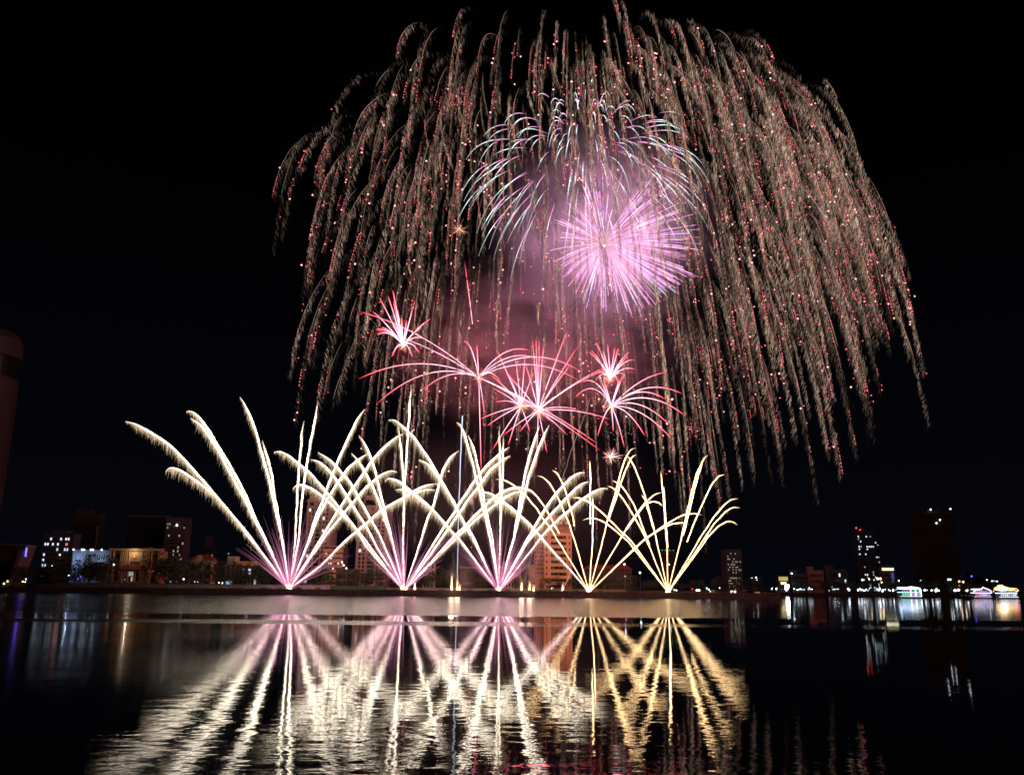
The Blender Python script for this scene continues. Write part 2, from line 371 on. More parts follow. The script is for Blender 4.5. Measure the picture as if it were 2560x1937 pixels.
for fi_, (lab, base, F, heavy, nspray) in enumerate(FANDEF):
    b3 = P(*base, YF)
    fan = tag(empty('comet_fan', b3), lab, 'firework', 'comet fans fired from the river bank')
    for j, path in enumerate(F):
        hv = heavy or (fi_ == 3 and j < 2)
        comet(path, base, heavy, fan, heavy or (fi_ == 3 and j < 2), hv)
    # muzzle flash
    k = 26; a = rng.uniform(-.9, .9, k); l = MPP*rng.uniform(5, 22, k)
    st = np.repeat(b3[None], k, 0)+rng.normal(0, .25, (k, 3))
    put('muzzle_flash', [spindles(st, st+np.stack([np.sin(a)*l, rng.normal(0, .2, k), np.cos(a)*l], 1), MPP*2.2, np.array([2.8, 1.7, 1.1])),
                         balls([b3+(0, 0, .3), b3+(.7, 0, .1), b3+(-.7, 0, .1)], MPP*3.0, np.array([6, 4.2, 3]))], M_BURN, fan)
    if heavy:
        for r_ in range(92):
            ang = rng.uniform(-.86, .86)
            if r_ % 3: # cluster round the comets
                pth = [p for p in F[rng.integers(len(F))] if p != 0][-1]; ang = math.atan2(pth[0]-base[0], base[1]-pth[1])*1.0+rng.normal(0, .055)
            ln = rng.uniform(105, 215)*(1-.15*abs(ang)); n = 12
            s = np.linspace(.10, 1, n); bend = rng.normal(0, .04)+ang*.05
            x = base[0]+np.sin(ang+bend*s)*ln*s; y = base[1]-np.cos(ang+bend*s)*ln*s+8*s**3
            dY = rng.uniform(-10, 10)
            W = np.array([P(a_, b_, YF+dY*c_) for a_, b_, c_ in zip(x, y, s)])
            put('spray_streak', [tube(W, MPP*(.32+.55*(1-s)), MAG[None]*(np.clip(1.25-s, .12, 1)**1.1*rng.uniform(.5, 1.3))[:, None]*np.array([1, 1, 1.05]), 3)], M_SPARK, fan)

# single tall comet rising beside the second fan's trails, the blue-white rising tails
def rising(pts, rad, col, label, wob=.5, dots=False, name='rising_comet', Y=YF):
    n = 120; q = resample(pts, n); q[:, 0] += smooth_noise(n, 5, wob)
    W = np.array([P(a, b, Y) for a, b in q]); b0 = W[-1]
    o = tag(empty(name, b0), label, 'firework')
    s = np.linspace(0, 1, n)
    if dots:
        k = 330; i = rng.integers(0, n, k); pos = W[i]+rng.normal(0, MPP*1.8, (k, 3)); pos[:, 0] += np.sin(i*.8)*MPP*2
        put('spark_tail', [balls(pos, MPP*rng.uniform(.25, .6, k), np.array(col)[None]*rng.uniform(.3, 1.6, k)[:, None])], M_SPARK, o)
    else:
        put('spark_tail', [tube(W, MPP*rad*(.35+.65*(1-s)), np.array(col), 4)], M_SPARK, o)
rising([(1156,1039),(1152,1130),(1148,1240),(1145,1330),(1144,1420),(1143,1474)], .95, (1.3, 1.5, 1.9), 'thin blue white comet tail rising straight between two fans', .3)
rising([(1166,860),(1163,960),(1158,1060),(1148,1170),(1141,1260),(1135,1360),(1131,1474)], 1, (.85, .75, .6), 'dotted grey spark tail snaking up left of the blue white one', 1.2, True)
rising([(1474,996),(1458,1050),(1430,1120),(1405,1200),(1382,1275),(1350,1372),(1326,1474)], .5, (.5, .4, .38), 'faint slanting grey tail crossing in front of the orange hotel', .6)
rising([(1346,1330),(1335,1370),(1322,1409),(1306,1476)], .45, (.6, .42, .3), 'short faint orange tail rising left of the hotel', .4)
rising([(1425,1430),(1420,1447),(1412,1462),(1407,1481)], .7, (.9, .5, .35), 'tiny leaning flame tail below the orange hotel', .4)

# ------------------------------------------------------------------ red shells
RED = np.array([5.5, 2.5, 3.3])
def ray(c, e, h, Yc, dz, r=.8, s0=.03, col=RED, n=26):
    s = np.linspace(s0, 1, n)
    x = c[0]+(e[0]-c[0])*s; y = c[1]+(e[1]-c[1])*s-h*4*s*(1-s)
    W = np.array([P(a, b, Yc+dz*t) for a, b, t in zip(x, y, s)])
    f = np.clip(1.3-s, .3, 1)
    cc = col[None]*np.stack([np.ones(n)*.8, f*(1-.75*s**3), f*(1-.7*s**3)], 1)*np.clip((1-s)*9+.35, 0, 1)[:, None]
    return tube(W, MPP*r*.62*np.clip(.5+s*1.5, 0, 1)*np.clip((1-s)*8+.35, 0, 1), cc, 4)
def burst(label, c, ends, Y=420, r=.8, dots=110, drad=85, col=RED, corec=(5, 2.2, 1.7), corer=2.2, hair=60, hairlen=22, power=0, lcol=(1, .13, .2)):
    c3 = P(*c, Y); o = tag(empty('shell_burst', c3), label, 'firework')
    for e in ends:
        h = e[2] if len(e) > 2 else 4
        put('star_streak', [ray(c, e, h, Y, rng.uniform(-20, 20), r*rng.uniform(.85, 1.2), col=col, s0=(e[3] if len(e) > 3 else .03))], M_BURN, o)
    mp = Y/FPX
    d = rng.normal(0, 1, (hair, 3)); d /= np.linalg.norm(d, axis=1)[:, None]
    l = mp*hairlen*rng.uniform(.3, 1.2, hair)[:, None]
    put('flash_core', [balls([c3], mp*corer, np.array(corec)), spindles(c3+d*mp*1.5, c3+d*l, mp*.8, np.array([1.6, .75, .5]))], M_SPARK, o)
    if dots:
        d = rng.normal(0, 1, (dots, 3)); d /= np.linalg.norm(d, axis=1)[:, None]
        p = c3+d*(mp*drad*rng.uniform(.45, 1.1, dots)**.7)[:, None]-np.array([0, 0, mp*8])
        put('scattered_sparks', [balls(p, mp*rng.uniform(.45, .85, dots), np.array([1.3, .75, .7])[None]*rng.uniform(.4, 1.5, dots)[:, None])], M_SPARK, o)
    if power:
        ld = bpy.data.lights.new('flash', 'POINT'); ld.energy = power*.27; ld.color = lcol; ld.shadow_soft_size = 7.0  # point light added at the burst centre to colour the smoke around it
        lo = bpy.data.objects.new('flash', ld); C.objects.link(lo); lo.location = (0, 0, 0); lo.parent = o
    return o
def q1(u, v): return (860+u/4.185, 640+v/4.185)
def q2(u, v): return (1200+u/4.185, 780+v/4.185)
def E(f, L_): return [(*f(a[0], a[1]), *a[2:]) for a in L_]
burst('small pink burst of straight streaks at far left of the red group', q1(620,940), E(q1, [(510,355,2),(460,415,2),(370,435,3),(515,470,2),(745,460,3),(905,655,6),(815,745,6),(655,675,2),(525,690,2),(300,580,6),(390,745,8),(345,825,16),(330,770,14),(870,885,14),(785,1015,14),(710,1050,12),(500,1055,13),(560,560,2),(600,640,2)]), r=1.25, dots=160, power=2.2e5, corer=3.5)
burst('red burst with long drooping arms to the left and one tall streak', q1(1410,1270), [(*q1(155,1285),36),(*q1(350,1540),42),(*q1(810,1415),24),(*q1(1265,80),6,.45),(*q1(155,580),22),(*q1(330,770),14),(*q1(1250,895),26),(*q1(1390,930),2),(*q1(1640,1320),18)]
      +E(q2, [(520,405,28),(690,530,34),(1035,610,42),(1030,715,36),(1230,1375,10),(1257,1447,12),(780,1170,8)])+[(1203,1175,2),(1211,1036,10)], r=.85, dots=120, drad=100, power=1.2e5)
burst('red burst of straight arms, left one of the overlapping middle pair', q2(430,985), E(q2, [(165,375,3),(365,430,2),(475,425,2),(140,800,3),(165,945,8),(0,1120,4),(75,1190,4),(135,1435,3),(295,1395,3),(520,1250,3),(755,1055,6),(560,640,2),(640,1010,6),(300,640,2),(110,660,6)]), r=.8, dots=90, hair=110, hairlen=26, power=1.2e5)
burst('red burst of long straight arms, right one of the overlapping middle pair', q2(610,1030), E(q2, [(585,275,2),(550,290,2),(665,350,2),(915,190,3),(1020,365,3),(940,560,4),(870,845,5),(1030,1025,8),(1355,1120,10),(905,1280,4),(700,1475,3),(590,1620,2),(420,1250,3),(250,1285,3),(270,640,4),(475,540,3),(1355,560,10),(1340,590,10),(620,280,2),(1000,1260,4)]), r=.8, dots=120, drad=95, hair=120, hairlen=24, power=1.4e5)
burst('compact pink burst directly above the wide drooping one', q2(1365,700), E(q2, [(1215,315,4),(1335,335,2),(1410,370,2),(1450,370,3),(1285,405,3),(1165,405,6),(1135,415,7),(1560,420,8),(1605,500,12),(1545,465,6),(1620,600,12),(1515,665,10),(1210,650,10),(1210,720,14),(1440,725,12),(1340,750,8),(1370,545,0)]), r=1.05, dots=80, drad=70, power=1.4e5, corer=3)
burst('wide pink palm burst with drooping arms at right of the red group', q2(1375,985), E(q2, [(1945,630,16),(2115,855,30),(1935,910,26),(2145,1085,32),(1975,1175,26),(2015,1340,24),(1725,1295,18),(1510,1415,10),(1395,1250,4),(1230,1300,14),(1290,1040,22),(990,905,34),(1070,735,26),(1290,700,2),(1250,690,3),(1475,700,3),(1460,700,2),(1500,660,3)]), r=1.05, dots=120, drad=80, power=1.8e5, corer=4.5)
burst('tiny white star burst low beside the golden fan', q2(1365,1520), E(q2, [(1405,1415,0),(1360,1435,0),(1295,1470,1),(1300,1515,1),(1420,1440,1),(1505,1498,1),(1490,1530,1),(1380,1590,0),(1330,1455,0),(1450,1470,1)]), r=.8, dots=0, col=np.array([2.2, 2.1, 2.1]), hair=50, hairlen=22, corer=2.2)
burst('small orange spark flash alone at left of the violet burst', (1148,572), [(1175,565,0),(1135,548,0),(1160,545,0),(1172,583,0),(1130,585,0),(1148,540,0),(1125,565,0)], r=.25, dots=0, col=np.array([1.2, .5, .25]), hair=50, hairlen=26, corer=2.6, corec=(6, 3, 1.2))
burst('faint orange spark dot above and left of the violet burst', (1255,459), [(1259,452,0),(1250,463,0)], r=.2, dots=0, col=np.array([1.0, .5, .3]), hair=10, hairlen=8, corer=1.8, corec=(3, 2, 1.1))

# ------------------------------------------------------------------ violet peony
def peony():
    Y = 425; mp = Y/FPX; c3 = P(1510, 614, Y); ctr = P(1566, 602, Y); R = mp*196
    o = tag(empty('peony_burst', c3), 'big violet pink ball of fine spokes inside the willow', 'firework')
    rest = []
    for k in range(300):
        d = rng.normal(0, 1, 3); d /= np.linalg.norm(d)
        if d[2] > .72 and rng.random() < .5: d[2] *= -.4; d /= np.linalg.norm(d)
        e = ctr+d*R*rng.uniform(.86, 1.1)
        n = 22; s0 = rng.uniform(.12, .5); s = np.linspace(s0, rng.uniform(.93, 1), n)
        p = c3+(e-c3)*s[:, None]; p[:, 2] += -mp*26*(s**2-s*.75)
        hue = rng.random(); col = np.array([1.0, .36+.15*hue, .82]) if hue < .6 else (np.array([.8, .5, 1.1]) if hue < .8 else np.array([1.0, .62, .75]))
        inten = np.clip((s-s0)*4+.2, 0, 1)*rng.uniform(1.0, 3.4)
        cc = col[None]*inten[:, None]
        if hue > .86: cc[-8:] = np.array([1.1, 1.3, 1.25])
        t = tube(p, mp*(.17+.27*np.clip((s-s0)*3, 0, 1))*rng.uniform(.8, 1.15), cc, 4)
        if k < 100: put('star_streak', [t], M_SPARK, o)
        else: rest.append(t)
    x = put('star_streak', rest, M_SPARK, o); x['kind'] = 'stuff'
    d = rng.normal(0, 1, (60, 3)); d[:, 2] = np.abs(d[:, 2])*1.2; d /= np.linalg.norm(d, axis=1)[:, None]
    put('flash_core', [balls([c3], mp*4.5, np.array([6, 3.6, 2])), spindles(c3+d*mp*4, c3+d*mp*rng.uniform(20, 80, 60)[:, None], mp*.7, np.array([1.1, .75, .6]))], M_SPARK, o)
    for dx, dz, pw in ((-mp*40, -mp*20, 1.0), (mp*120, mp*70, 1.3), (-mp*30, mp*100, 1.0), (mp*110, -mp*70, 1.0), (mp*40, mp*10, .8), (mp*10, -mp*120, .6), (-mp*20, mp*190, .7), (-mp*170, -mp*20, .6)):
        ld = bpy.data.lights.new('flash', 'POINT'); ld.energy = .48e5*pw; ld.color = (1, .46, .72); ld.shadow_soft_size = 13  # added fill lights, spread out so the violet smoke glows evenly
        lo = bpy.data.objects.new('flash', ld); C.objects.link(lo); lo.location = (dx, 0, dz); lo.parent = o
peony()

# ------------------------------------------------------------------ dotted palm shell around it
def dotted():
    Y = 425; mp = Y/FPX; c3 = P(1462, 400, Y); rest = []
    o = tag(empty('palm_burst', c3), 'dome of white dotted arcs that start pink above the violet ball', 'firework')
    cnt = 0
    while cnt < 150:
        d = rng.normal(0, 1, 3); d /= np.linalg.norm(d)
        if d[2] < -.35: continue
        cnt += 1
        R = mp*rng.uniform(290, 370)*(1.0 if d[2] < .6 else .9); t = np.linspace(0, 1, 60); tau = .38
        g = (1-np.exp(-t/tau))/(1-math.exp(-1/tau)); fall = (t-tau*(1-np.exp(-t/tau)))
        p = c3+d*R*g[:, None]*np.array([1, .9, .97]); p[:, 2] -= fall*mp*rng.uniform(210, 330)
        a = int(rng.uniform(15, 28)); b_ = a+int(rng.uniform(3, 9)); c_ = b_+int(rng.uniform(6, 11)); e = int(rng.uniform(c_+8, 59))
        W1 = np.array([2.4, 3.0, 3.0]); PK = np.array([2.4, .9, 1.9])
        seg = p[a:c_+1]; n = len(seg); f = np.clip((np.arange(n)-(b_-a))/3.0, 0, 1)[:, None]
        taper = np.clip(np.arange(n)/3.0, .25, 1)
        parts = [tube(seg, mp*.5*taper, (PK*(1-f)+W1*f)*rng.uniform(.8, 1.2), 4)]
        q = p[c_:e]; L_ = np.r_[0, np.cumsum(np.linalg.norm(np.diff(q, axis=0), axis=1))]
        s = np.arange(0, L_[-1], mp*4.2); dp = np.stack([np.interp(s, L_, q[:, k]) for k in range(3)], 1)
        ff = np.linspace(1, .45, len(dp))
        parts.append(balls(dp, mp*1.05*ff**.4, W1[None]*ff[:, None]*1.2))
        if cnt <= 100: put('star_arc', parts, M_SPARK, o)
        else: rest += parts
    put('star_arc', rest, M_SPARK, o)['kind'] = 'stuff'
dotted()

# ------------------------------------------------------------------ golden willow shells with red tips
BEI = np.array([.76, .50, .36])
def willow(label, cpx, Y, Rpx, Fpx, count, t0r, lean, dens=1.0, redf=.8, squash=1.0, zmin=-1, tmax=1.0, bright=1.0, keep=None, wind=0.0):
    mp = Y/FPX; c3 = P(*cpx, Y); o = tag(empty('willow_burst', c3), label, 'firework', 'golden willow shells with red tips')
    rest = []; made = 0
    items = []
    for k in range(count):
        for _ in range(60):
            d = rng.normal(0, 1, 3); d /= np.linalg.norm(d)
            if d[2] < zmin: continue
            if keep is None or keep(d): break
        R = mp*Rpx*rng.uniform(.84, 1.06); F = mp*Fpx*rng.uniform(.8, 1.2)
        t1 = tmax*rng.uniform(.62, 1.0); t0 = rng.uniform(*t0r)
        n = 70; t = np.linspace(t0, t1, n); tau = .185; d = d*np.array([1, 1, .68 if d[2] > 0 else 1])
        g = (1-np.exp(-t/tau))/(1-math.exp(-1/tau)); fall = (t-tau*(1-np.exp(-t/tau)))/(1-tau*(1-math.exp(-1/tau)))
        p = c3+d*R*g[:, None]*np.array([squash, .9, 1]); p[:, 2] -= fall*F; p[:, 0] += wind*mp*t**2
        if p[-1, 2] < 25: p[:, 2] += 25-p[-1, 2]
        seglen = np.linalg.norm(np.diff(p, axis=0), axis=1).sum()
        side = 1 if d[0] > 0 else -1
        inward = -side*lean*min(1, abs(d[0])*1.6)*rng.uniform(.5, 1.2)
        parts = []
        # brush of falling sparks left behind the star
        m_ = int(seglen/mp*1.75*dens); fi = rng.random(m_)**.75*(n-1.01); i0 = fi.astype(int); fr = (fi-i0)[:, None]
        st = p[i0]*(1-fr)+p[i0+1]*fr
        tt = t[i0]; age = rng.exponential(1.0, m_); age = np.minimum(age, 3)
        wdt = mp*rng.uniform(1.5, 8); tb = rng.uniform(.35, 1.35)
        st = st+np.stack([inward*1.6*age*wdt*.9+rng.normal(0, mp*1.5, m_), rng.normal(0, mp*3, m_), -age*wdt*.6*abs(1-abs(inward))+rng.normal(0, mp*2, m_)], 1)
        ln = mp*rng.uniform(6, 20, m_)
        ang = inward*1.0+rng.normal(0, .06, m_)
        dirv = np.stack([np.sin(ang), rng.normal(0, .05, m_), -np.cos(ang)], 1)
        env = np.clip((fi/(n-1))*3.2, .08, 1)*np.clip((1-fi/(n-1))*5+.25, 0, 1)*(.55+.45*np.abs(np.sin(fi*.21+k)))
        fl = tb*tb*3.2*rng.uniform(.05, 1.0, m_)**3*env*np.exp(-age*.35)*bright*1.25
        parts.append(spindles(st, st+dirv*ln[:, None], mp*rng.uniform(.22, .55, m_), BEI[None]*fl[:, None]*np.stack([np.ones(m_), rng.uniform(.93, 1.08, m_), rng.uniform(.8, 1.25, m_)], 1)))
        # the thin bright path itself on some
        if rng.random() < .6:
            i1 = int(rng.uniform(4, 25)); i2 = int(rng.uniform(35, 68)); s_ = np.linspace(0, 1, i2-i1)
            pinkish = rng.random() < .5
            cc = (np.array([.95, .45, .36]) if pinkish else np.array([.8, .6, .42]))[None]*(np.sin(s_*PI)**.6*bright*rng.uniform(.5, 1.5))[:, None]
            q = p[i1:i2].copy(); q[:, 0] += smooth_noise(i2-i1, 5, mp*.35)
            parts.append(tube(q, mp*.4, cc, 3))
        # red flicker: short dashes and dots near the path's end
        if rng.random() < redf*.85:
            i1 = int(rng.uniform(26, 58)); 
            for _ in range(rng.integers(1, 3)):
                L0 = rng.uniform(14, 46)*mp; q = p[i1:]; 
                if len(q) < 4: break
                sl = np.r_[0, np.cumsum(np.linalg.norm(np.diff(q, axis=0), axis=1))]
                s = 0; A_, B_ = [], []
                while s < min(L0, sl[-1]-mp*3):
                    dl = mp*rng.uniform(1.5, 6); A_.append(s); B_.append(s+dl); s += dl+mp*rng.uniform(1.2, 5)
                if A_:
                    fa = np.stack([np.interp(A_, sl, q[:, c]) for c in range(3)], 1); fb = np.stack([np.interp(B_, sl, q[:, c]) for c in range(3)], 1)
                    parts.append(spindles(fa, fb, mp*rng.uniform(1.0, 1.9), np.array([2.2, .28, .36])*rng.uniform(.6, 1.4)))
                i1 = min(60, i1+int(rng.uniform(8, 20)))
            nb = rng.integers(0, 5)
            if nb:
                i = rng.integers(30, n, nb); pb = p[i]+rng.normal(0, mp*5, (nb, 3)); pb[:, 2] -= mp*rng.uniform(0, 25, nb)
                parts.append(balls(pb, mp*rng.uniform(.9, 1.8, nb), np.array([2.8, .3, .42])))
                big = rng.random(nb) < .3
                if big.any(): parts.append(balls(pb[big], mp*2.1, np.array([3.2, 1.2, 1.2])))
        items.append(parts)
    for k, parts in enumerate(items):
        if sum(len(q[0]) for q in parts) < 160: continue
        if k < 100: put('spark_trail', parts, M_SPARK, o)
        else: rest += parts
    if rest:
        x = put('spark_trail', rest, M_SPARK, o); x['kind'] = 'stuff'
willow('dim golden willow shell forming the ragged left side of the dome', (1440, 440), 432, 800, 520, 230, (.26, .5), .34, dens=.5, redf=.9, zmin=-.4, bright=.48, keep=lambda d: -.94 < d[0] < 0 and d[2] < .93)
willow('largest golden willow shell filling the right side of the dome', (1480, 430), 440, 755, 525, 640, (.24, .5), .34, dens=.58, redf=.95, zmin=-.52, bright=.6, keep=lambda d: d[0] > -.12 and d[2] < .95 and not (d[0] > .78 and d[2] < -.22), wind=25)
willow('smaller golden willow shell nested high inside the dome', (1330, 400), 434, 430, 420, 150, (.26, .5), .2, dens=.5, redf=.8, zmin=-.2, bright=.5, wind=25)
willow('golden willow shell of tall arching plumes at the top centre', (1420, 400), 436, 560, 380, 70, (.24, .42), .12, dens=.7, redf=.6, zmin=.3, bright=.72, keep=lambda d: d[2] < .97, wind=100)
willow('curtain of long thin golden threads hanging behind the red bursts', (1370, 560), 445, 430, 640, 120, (.45, .7), .1, dens=.6, redf=.7, zmin=-.6, bright=.65, keep=lambda d: d[2] < .55)

# ------------------------------------------------------------------ smoke lit by the shells
def smoke(name, label, c, Y, rx, ry, rz, dens, col, nscale=1.6, thr=.42, seed=0, aniso=0):
    mp = Y/FPX; c3 = P(*c, Y)
    m = bpy.data.materials.new(name+'_volume'); m.use_nodes = True; N = m.node_tree.nodes; L = m.node_tree.links; N.clear()
    out = N.new('ShaderNodeOutputMaterial'); v = N.new('ShaderNodeVolumePrincipled'); L.new(v.outputs[0], out.inputs['Volume'])
    v.inputs['Color'].default_value = (*col, 1); v.inputs['Anisotropy'].default_value = aniso; v.inputs['Density Attribute'].default_value = ''
    t = N.new('ShaderNodeTexCoord'); ln = N.new('ShaderNodeVectorMath'); ln.operation = 'LENGTH'; L.new(t.outputs['Object'], ln.inputs[0])
    mr = N.new('ShaderNodeMapRange'); mr.interpolation_type = 'SMOOTHSTEP'; L.new(ln.outputs['Value'], mr.inputs[0])
    mr.inputs[1].default_value = .1; mr.inputs[2].default_value = 1; mr.inputs[3].default_value = 1; mr.inputs[4].default_value = 0
    mp_ = N.new('ShaderNodeMapping'); mp_.inputs['Location'].default_value = (seed, seed*.7, 0); L.new(t.outputs['Object'], mp_.inputs[0])
    ns = N.new('ShaderNodeTexNoise'); ns.inputs['Scale'].default_value = nscale; ns.inputs['Detail'].default_value = 4; ns.inputs['Distortion'].default_value = .4; L.new(mp_.outputs[0], ns.inputs['Vector'])
    m2 = N.new('ShaderNodeMapRange'); L.new(ns.outputs['Fac'], m2.inputs[0]); m2.inputs[1].default_value = thr; m2.inputs[2].default_value = .68; m2.inputs[3].default_value = .12; m2.inputs[4].default_value = 1
    mu = N.new('ShaderNodeMath'); mu.operation = 'MULTIPLY'; L.new(mr.outputs[0], mu.inputs[0]); L.new(m2.outputs[0], mu.inputs[1])
    mu2 = N.new('ShaderNodeMath'); mu2.operation = 'MULTIPLY'; L.new(mu.outputs[0], mu2.inputs[0]); mu2.inputs[1].default_value = dens
    L.new(mu2.outputs[0], v.inputs['Density'])
    import bmesh
    bm = bmesh.new(); bmesh.ops.create_icosphere(bm, subdivisions=3, radius=1.0)
    me = bpy.data.meshes.new(name); bm.to_mesh(me); bm.free()
    o = link(name, me, None, m); o.location = c3; o.scale = (rx*mp, ry*mp, rz*mp)
    tag(o, label, 'smoke', kind='stuff')
smoke('smoke', 'violet lit smoke cloud around the violet ball burst', (1510, 560), 428, 360, 230, 340, .022, (.9, .85, .9), 2.4, .42, 3)
smoke('smoke', 'red lit smoke drifting behind the red bursts', (1350, 860), 440, 480, 170, 280, .03, (.9, .8, .82), 3.2, .5, 8)
smoke('smoke', 'brownish smoke bank hanging over the comet fans', (1230, 1270), 455, 560, 150, 250, .005, (.8, .7, .66), 1.6, .35, 14)
smoke('smoke', 'small smoke puff rising from the launch flames left of centre', (1150, 1440), 420, 42, 25, 62, .12, (.9, .85, .82), 2.2, .4, 20)
smoke('smoke', 'small smoke puff rising from the launch flames before the hotel', (1320, 1447), 420, 40, 25, 50, .12, (.9, .85, .82), 2.2, .4, 27)

# ================================================================== THE CITY ON THE FAR BANK
def top(x, y, Y): return P(x, y, Y)[2]
M_DARKWIN = pmat('dark_window_glass', (.012, .013, .016), .15, .3, .3)
M_COLD = emat('cold_lit_window', (.62, .82, 1.0), 1.6, 'NONE')
M_DIMW = emat('dim_warm_window', (1.0, .8, .5), .55, 'NONE')
M_DIMC = emat('dim_pale_window', (.8, .95, .85), .45, 'NONE')
M_WHITE = emat('white_lamp', (.8, .9, 1.0), 7, 'AUTO')
M_WARML = emat('warm_lamp', (1.0, .75, .42), 9, 'AUTO')
M_REDL = emat('red_beacon', (1.0, .05, .05), 6, 'NONE')
M_BLUEL = emat('blue_neon', (.12, .1, 1.0), 4, 'NONE')
M_GREENL = emat('green_lamp', (.3, 1.0, .45), .8, 'NONE')
W_TAN = pmat('tan_rendered_wall', (.62, .44, .36), .85, .12, .08)
W_ORANGE = pmat('orange_rendered_wall', (.86, .52, .25), .8, .08, .08)
W_OBAND = pmat('orange_painted_band', (.80, .36, .16), .8, .1, .1)
W_CREAM = pmat('cream_wall', (.52, .38, .28), .85, .12, .1)
W_GREY = pmat('grey_concrete', (.09, .08, .08), .9, .2, .1)
W_DARK = pmat('dark_curtain_wall', (.018, .016, .016), .35, .3, .05)
W_BROWN = pmat('brown_tower_wall', (.06, .035, .022), .8, .25, .05)
W_BRICKO = pmat('terracotta_wall', (.45, .20, .12), .85, .15, .1)
W_BLUE = pmat('pale_blue_wall', (.30, .38, .52), .8, .1, .1)
R_RED = pmat('red_roof_tile', (.22, .035, .025), .75, .3, .5)
W_METAL = pmat('galvanised_metal', (.25, .25, .25), .45, .2, 1, .6)

def windows(b, x0, x1, z0, z1, yf, nc, nr, wf=.5, hf=.5, lit=0.0, litm=None, name='window', dark=M_DARKWIN, skip=None, litset=None, mixmats=None):
    """a grid of window boxes, each a child of building b (past 100, the rest as one part)"""
    dx, dz = (x1-x0)/nc, (z1-z0)/nr; ww, hh = dx*wf, dz*hf
    cache = {}; cnt = 0; rest = MB(); bl = np.array(b.location)
    for r in range(nr-1, -1, -1):
        for c in range(nc):
            if skip and skip(c, r): continue
            cx, cz = x0+(c+.5)*dx, z0+(r+.5)*dz
            on = (litset is not None and (c, r) in litset) or rng.random() < lit
            mt = (mixmats[rng.integers(len(mixmats))] if mixmats else litm) if on else dark
            if cnt < 96 or on:
                key = mt.name
                if key not in cache:
                    me = MB().box(-ww/2, ww/2, -.12, .06, -hh/2, hh/2)
                    me.box(-ww/2-.08, ww/2+.08, -.2, .05, -hh/2-.12, -hh/2-.02)
                    o = me.build('lit_window' if on else name, mt, b); cache[key] = o
                else:
                    o = cache[key].copy(); C.objects.link(o); o.parent = b
                o.location = Vector((cx, yf, cz))-Vector(bl); cnt += 1
            else: rest.box(cx-ww/2-bl[0], cx+ww/2-bl[0], yf-.12-bl[1], yf+.06-bl[1], cz-hh/2-bl[2], cz+hh/2-bl[2])
    if rest.v:
        o = rest.build(name, dark, b); o['kind'] = 'stuff'
class Bld:
    def __init__(s, label, x0, x1, ytop, Y, depth, mat, name='building', cat='building', group=None):
        s.X0, s.X1, s.Y = PX(x0, Y), PX(x1, Y), Y; s.Z = top((x0+x1)/2, ytop, Y); s.d = depth*(.45 if (x0 < 640 or x1 > 1990) else 1); s.mat = mat
        s.o = tag(empty(name, ((s.X0+s.X1)/2, Y, GZ)), label, cat, group)
        s.hw = (s.X1-s.X0)/2; s.h = s.Z-GZ
    def part(s, name, mb, mat=None): return mb.build(name, mat or s.mat, s.o)
    def body(s, name='wall'): return s.part(name, MB().box(-s.hw, s.hw, 0, s.d, -.5, s.h))
    def bands(s, n, mat, proud=.35, th=.5, name='floor_band', z0=.06, z1=.97):
        for i in range(n):
            z = s.h*(z0+(z1-z0)*i/max(1, n-1)); s.part(name, MB().box(-s.hw-.1, s.hw+.1, -proud, -.002, z, z+th), mat)
    def parapet(s, h=1.2, mat=None): s.part('parapet', MB().box(-s.hw-.3, s.hw+.3, -.3, s.d+.3, s.h, s.h+h), mat)
    def roofbox(s, a, b, h, mat=None, name='roof_block', y0=2): s.part(name, MB().box(-s.hw+2*s.hw*a, -s.hw+2*s.hw*b, min(y0, s.d*.2), s.d*.9, s.h, s.h+h), mat)
    def win(s, a, b, zb, zt, nc, nr, **k): windows(s.o, s.X0+2*s.hw*a, s.X0+2*s.hw*b, GZ+s.h*zb, GZ+s.h*zt, s.Y-.02, nc, nr, **k)
    def light(s, fx, fz, r, mat, name='lamp', y=-.6):
        s.part(name, MB().cyl(-s.hw+2*s.hw*fx, y, s.h*fz, s.h*fz+2*r, r, r*.8, 8), mat)

# rounded tower at the left edge
Yt = 470; R_ = 24; xe = PX(-42, Yt+R_)
zt_ = top(20, 795, Yt)
o = tag(empty('round_tower', (xe-R_, Yt+R_, GZ)), 'dark rounded tower with thin floor lines cut by the left edge', 'tower')
hT = zt_-GZ
t_ = MB()
for (a, b, r0, r1) in ((0, hT*.80, R_, R_),): t_.cyl(0, 0, a, b, r0, r1, 48)
t_.build('wall', pmat('tower_brown_panel', (.07, .045, .035), .6, .15, .05), o)
MB().cyl(0, 0, hT*.80, hT*.885, R_-1.2, R_-1.2, 48).build('glazed_recess', W_DARK, o)
MB().cyl(0, 0, hT*.885, hT*.955, R_, R_-.5, 48).cyl(0, 0, hT*.955, hT*.985, R_-.9, R_-3.5, 48).cyl(0, 0, hT*.985, hT, R_-4.5, R_-9, 48).build('crown', pmat('tower_crown', (.08, .06, .05), .6, .15, .05), o)
for i in range(1, 40):
    MB().cyl(0, 0, hT*.80*i/40-.12, hT*.80*i/40+.12, R_+.22, R_+.22, 48).build('floor_band', W_GREY, o)
MB().cyl(R_*.62, -R_*.72, hT*.89, hT*.89+1, .55, .5, 8).build('lamp', M_WHITE, o)
MB().cyl(R_*.30, -R_*.55, hT*1.0, hT*1.0+1.6, .45, .4, 8).build('red_beacon', M_REDL, o)

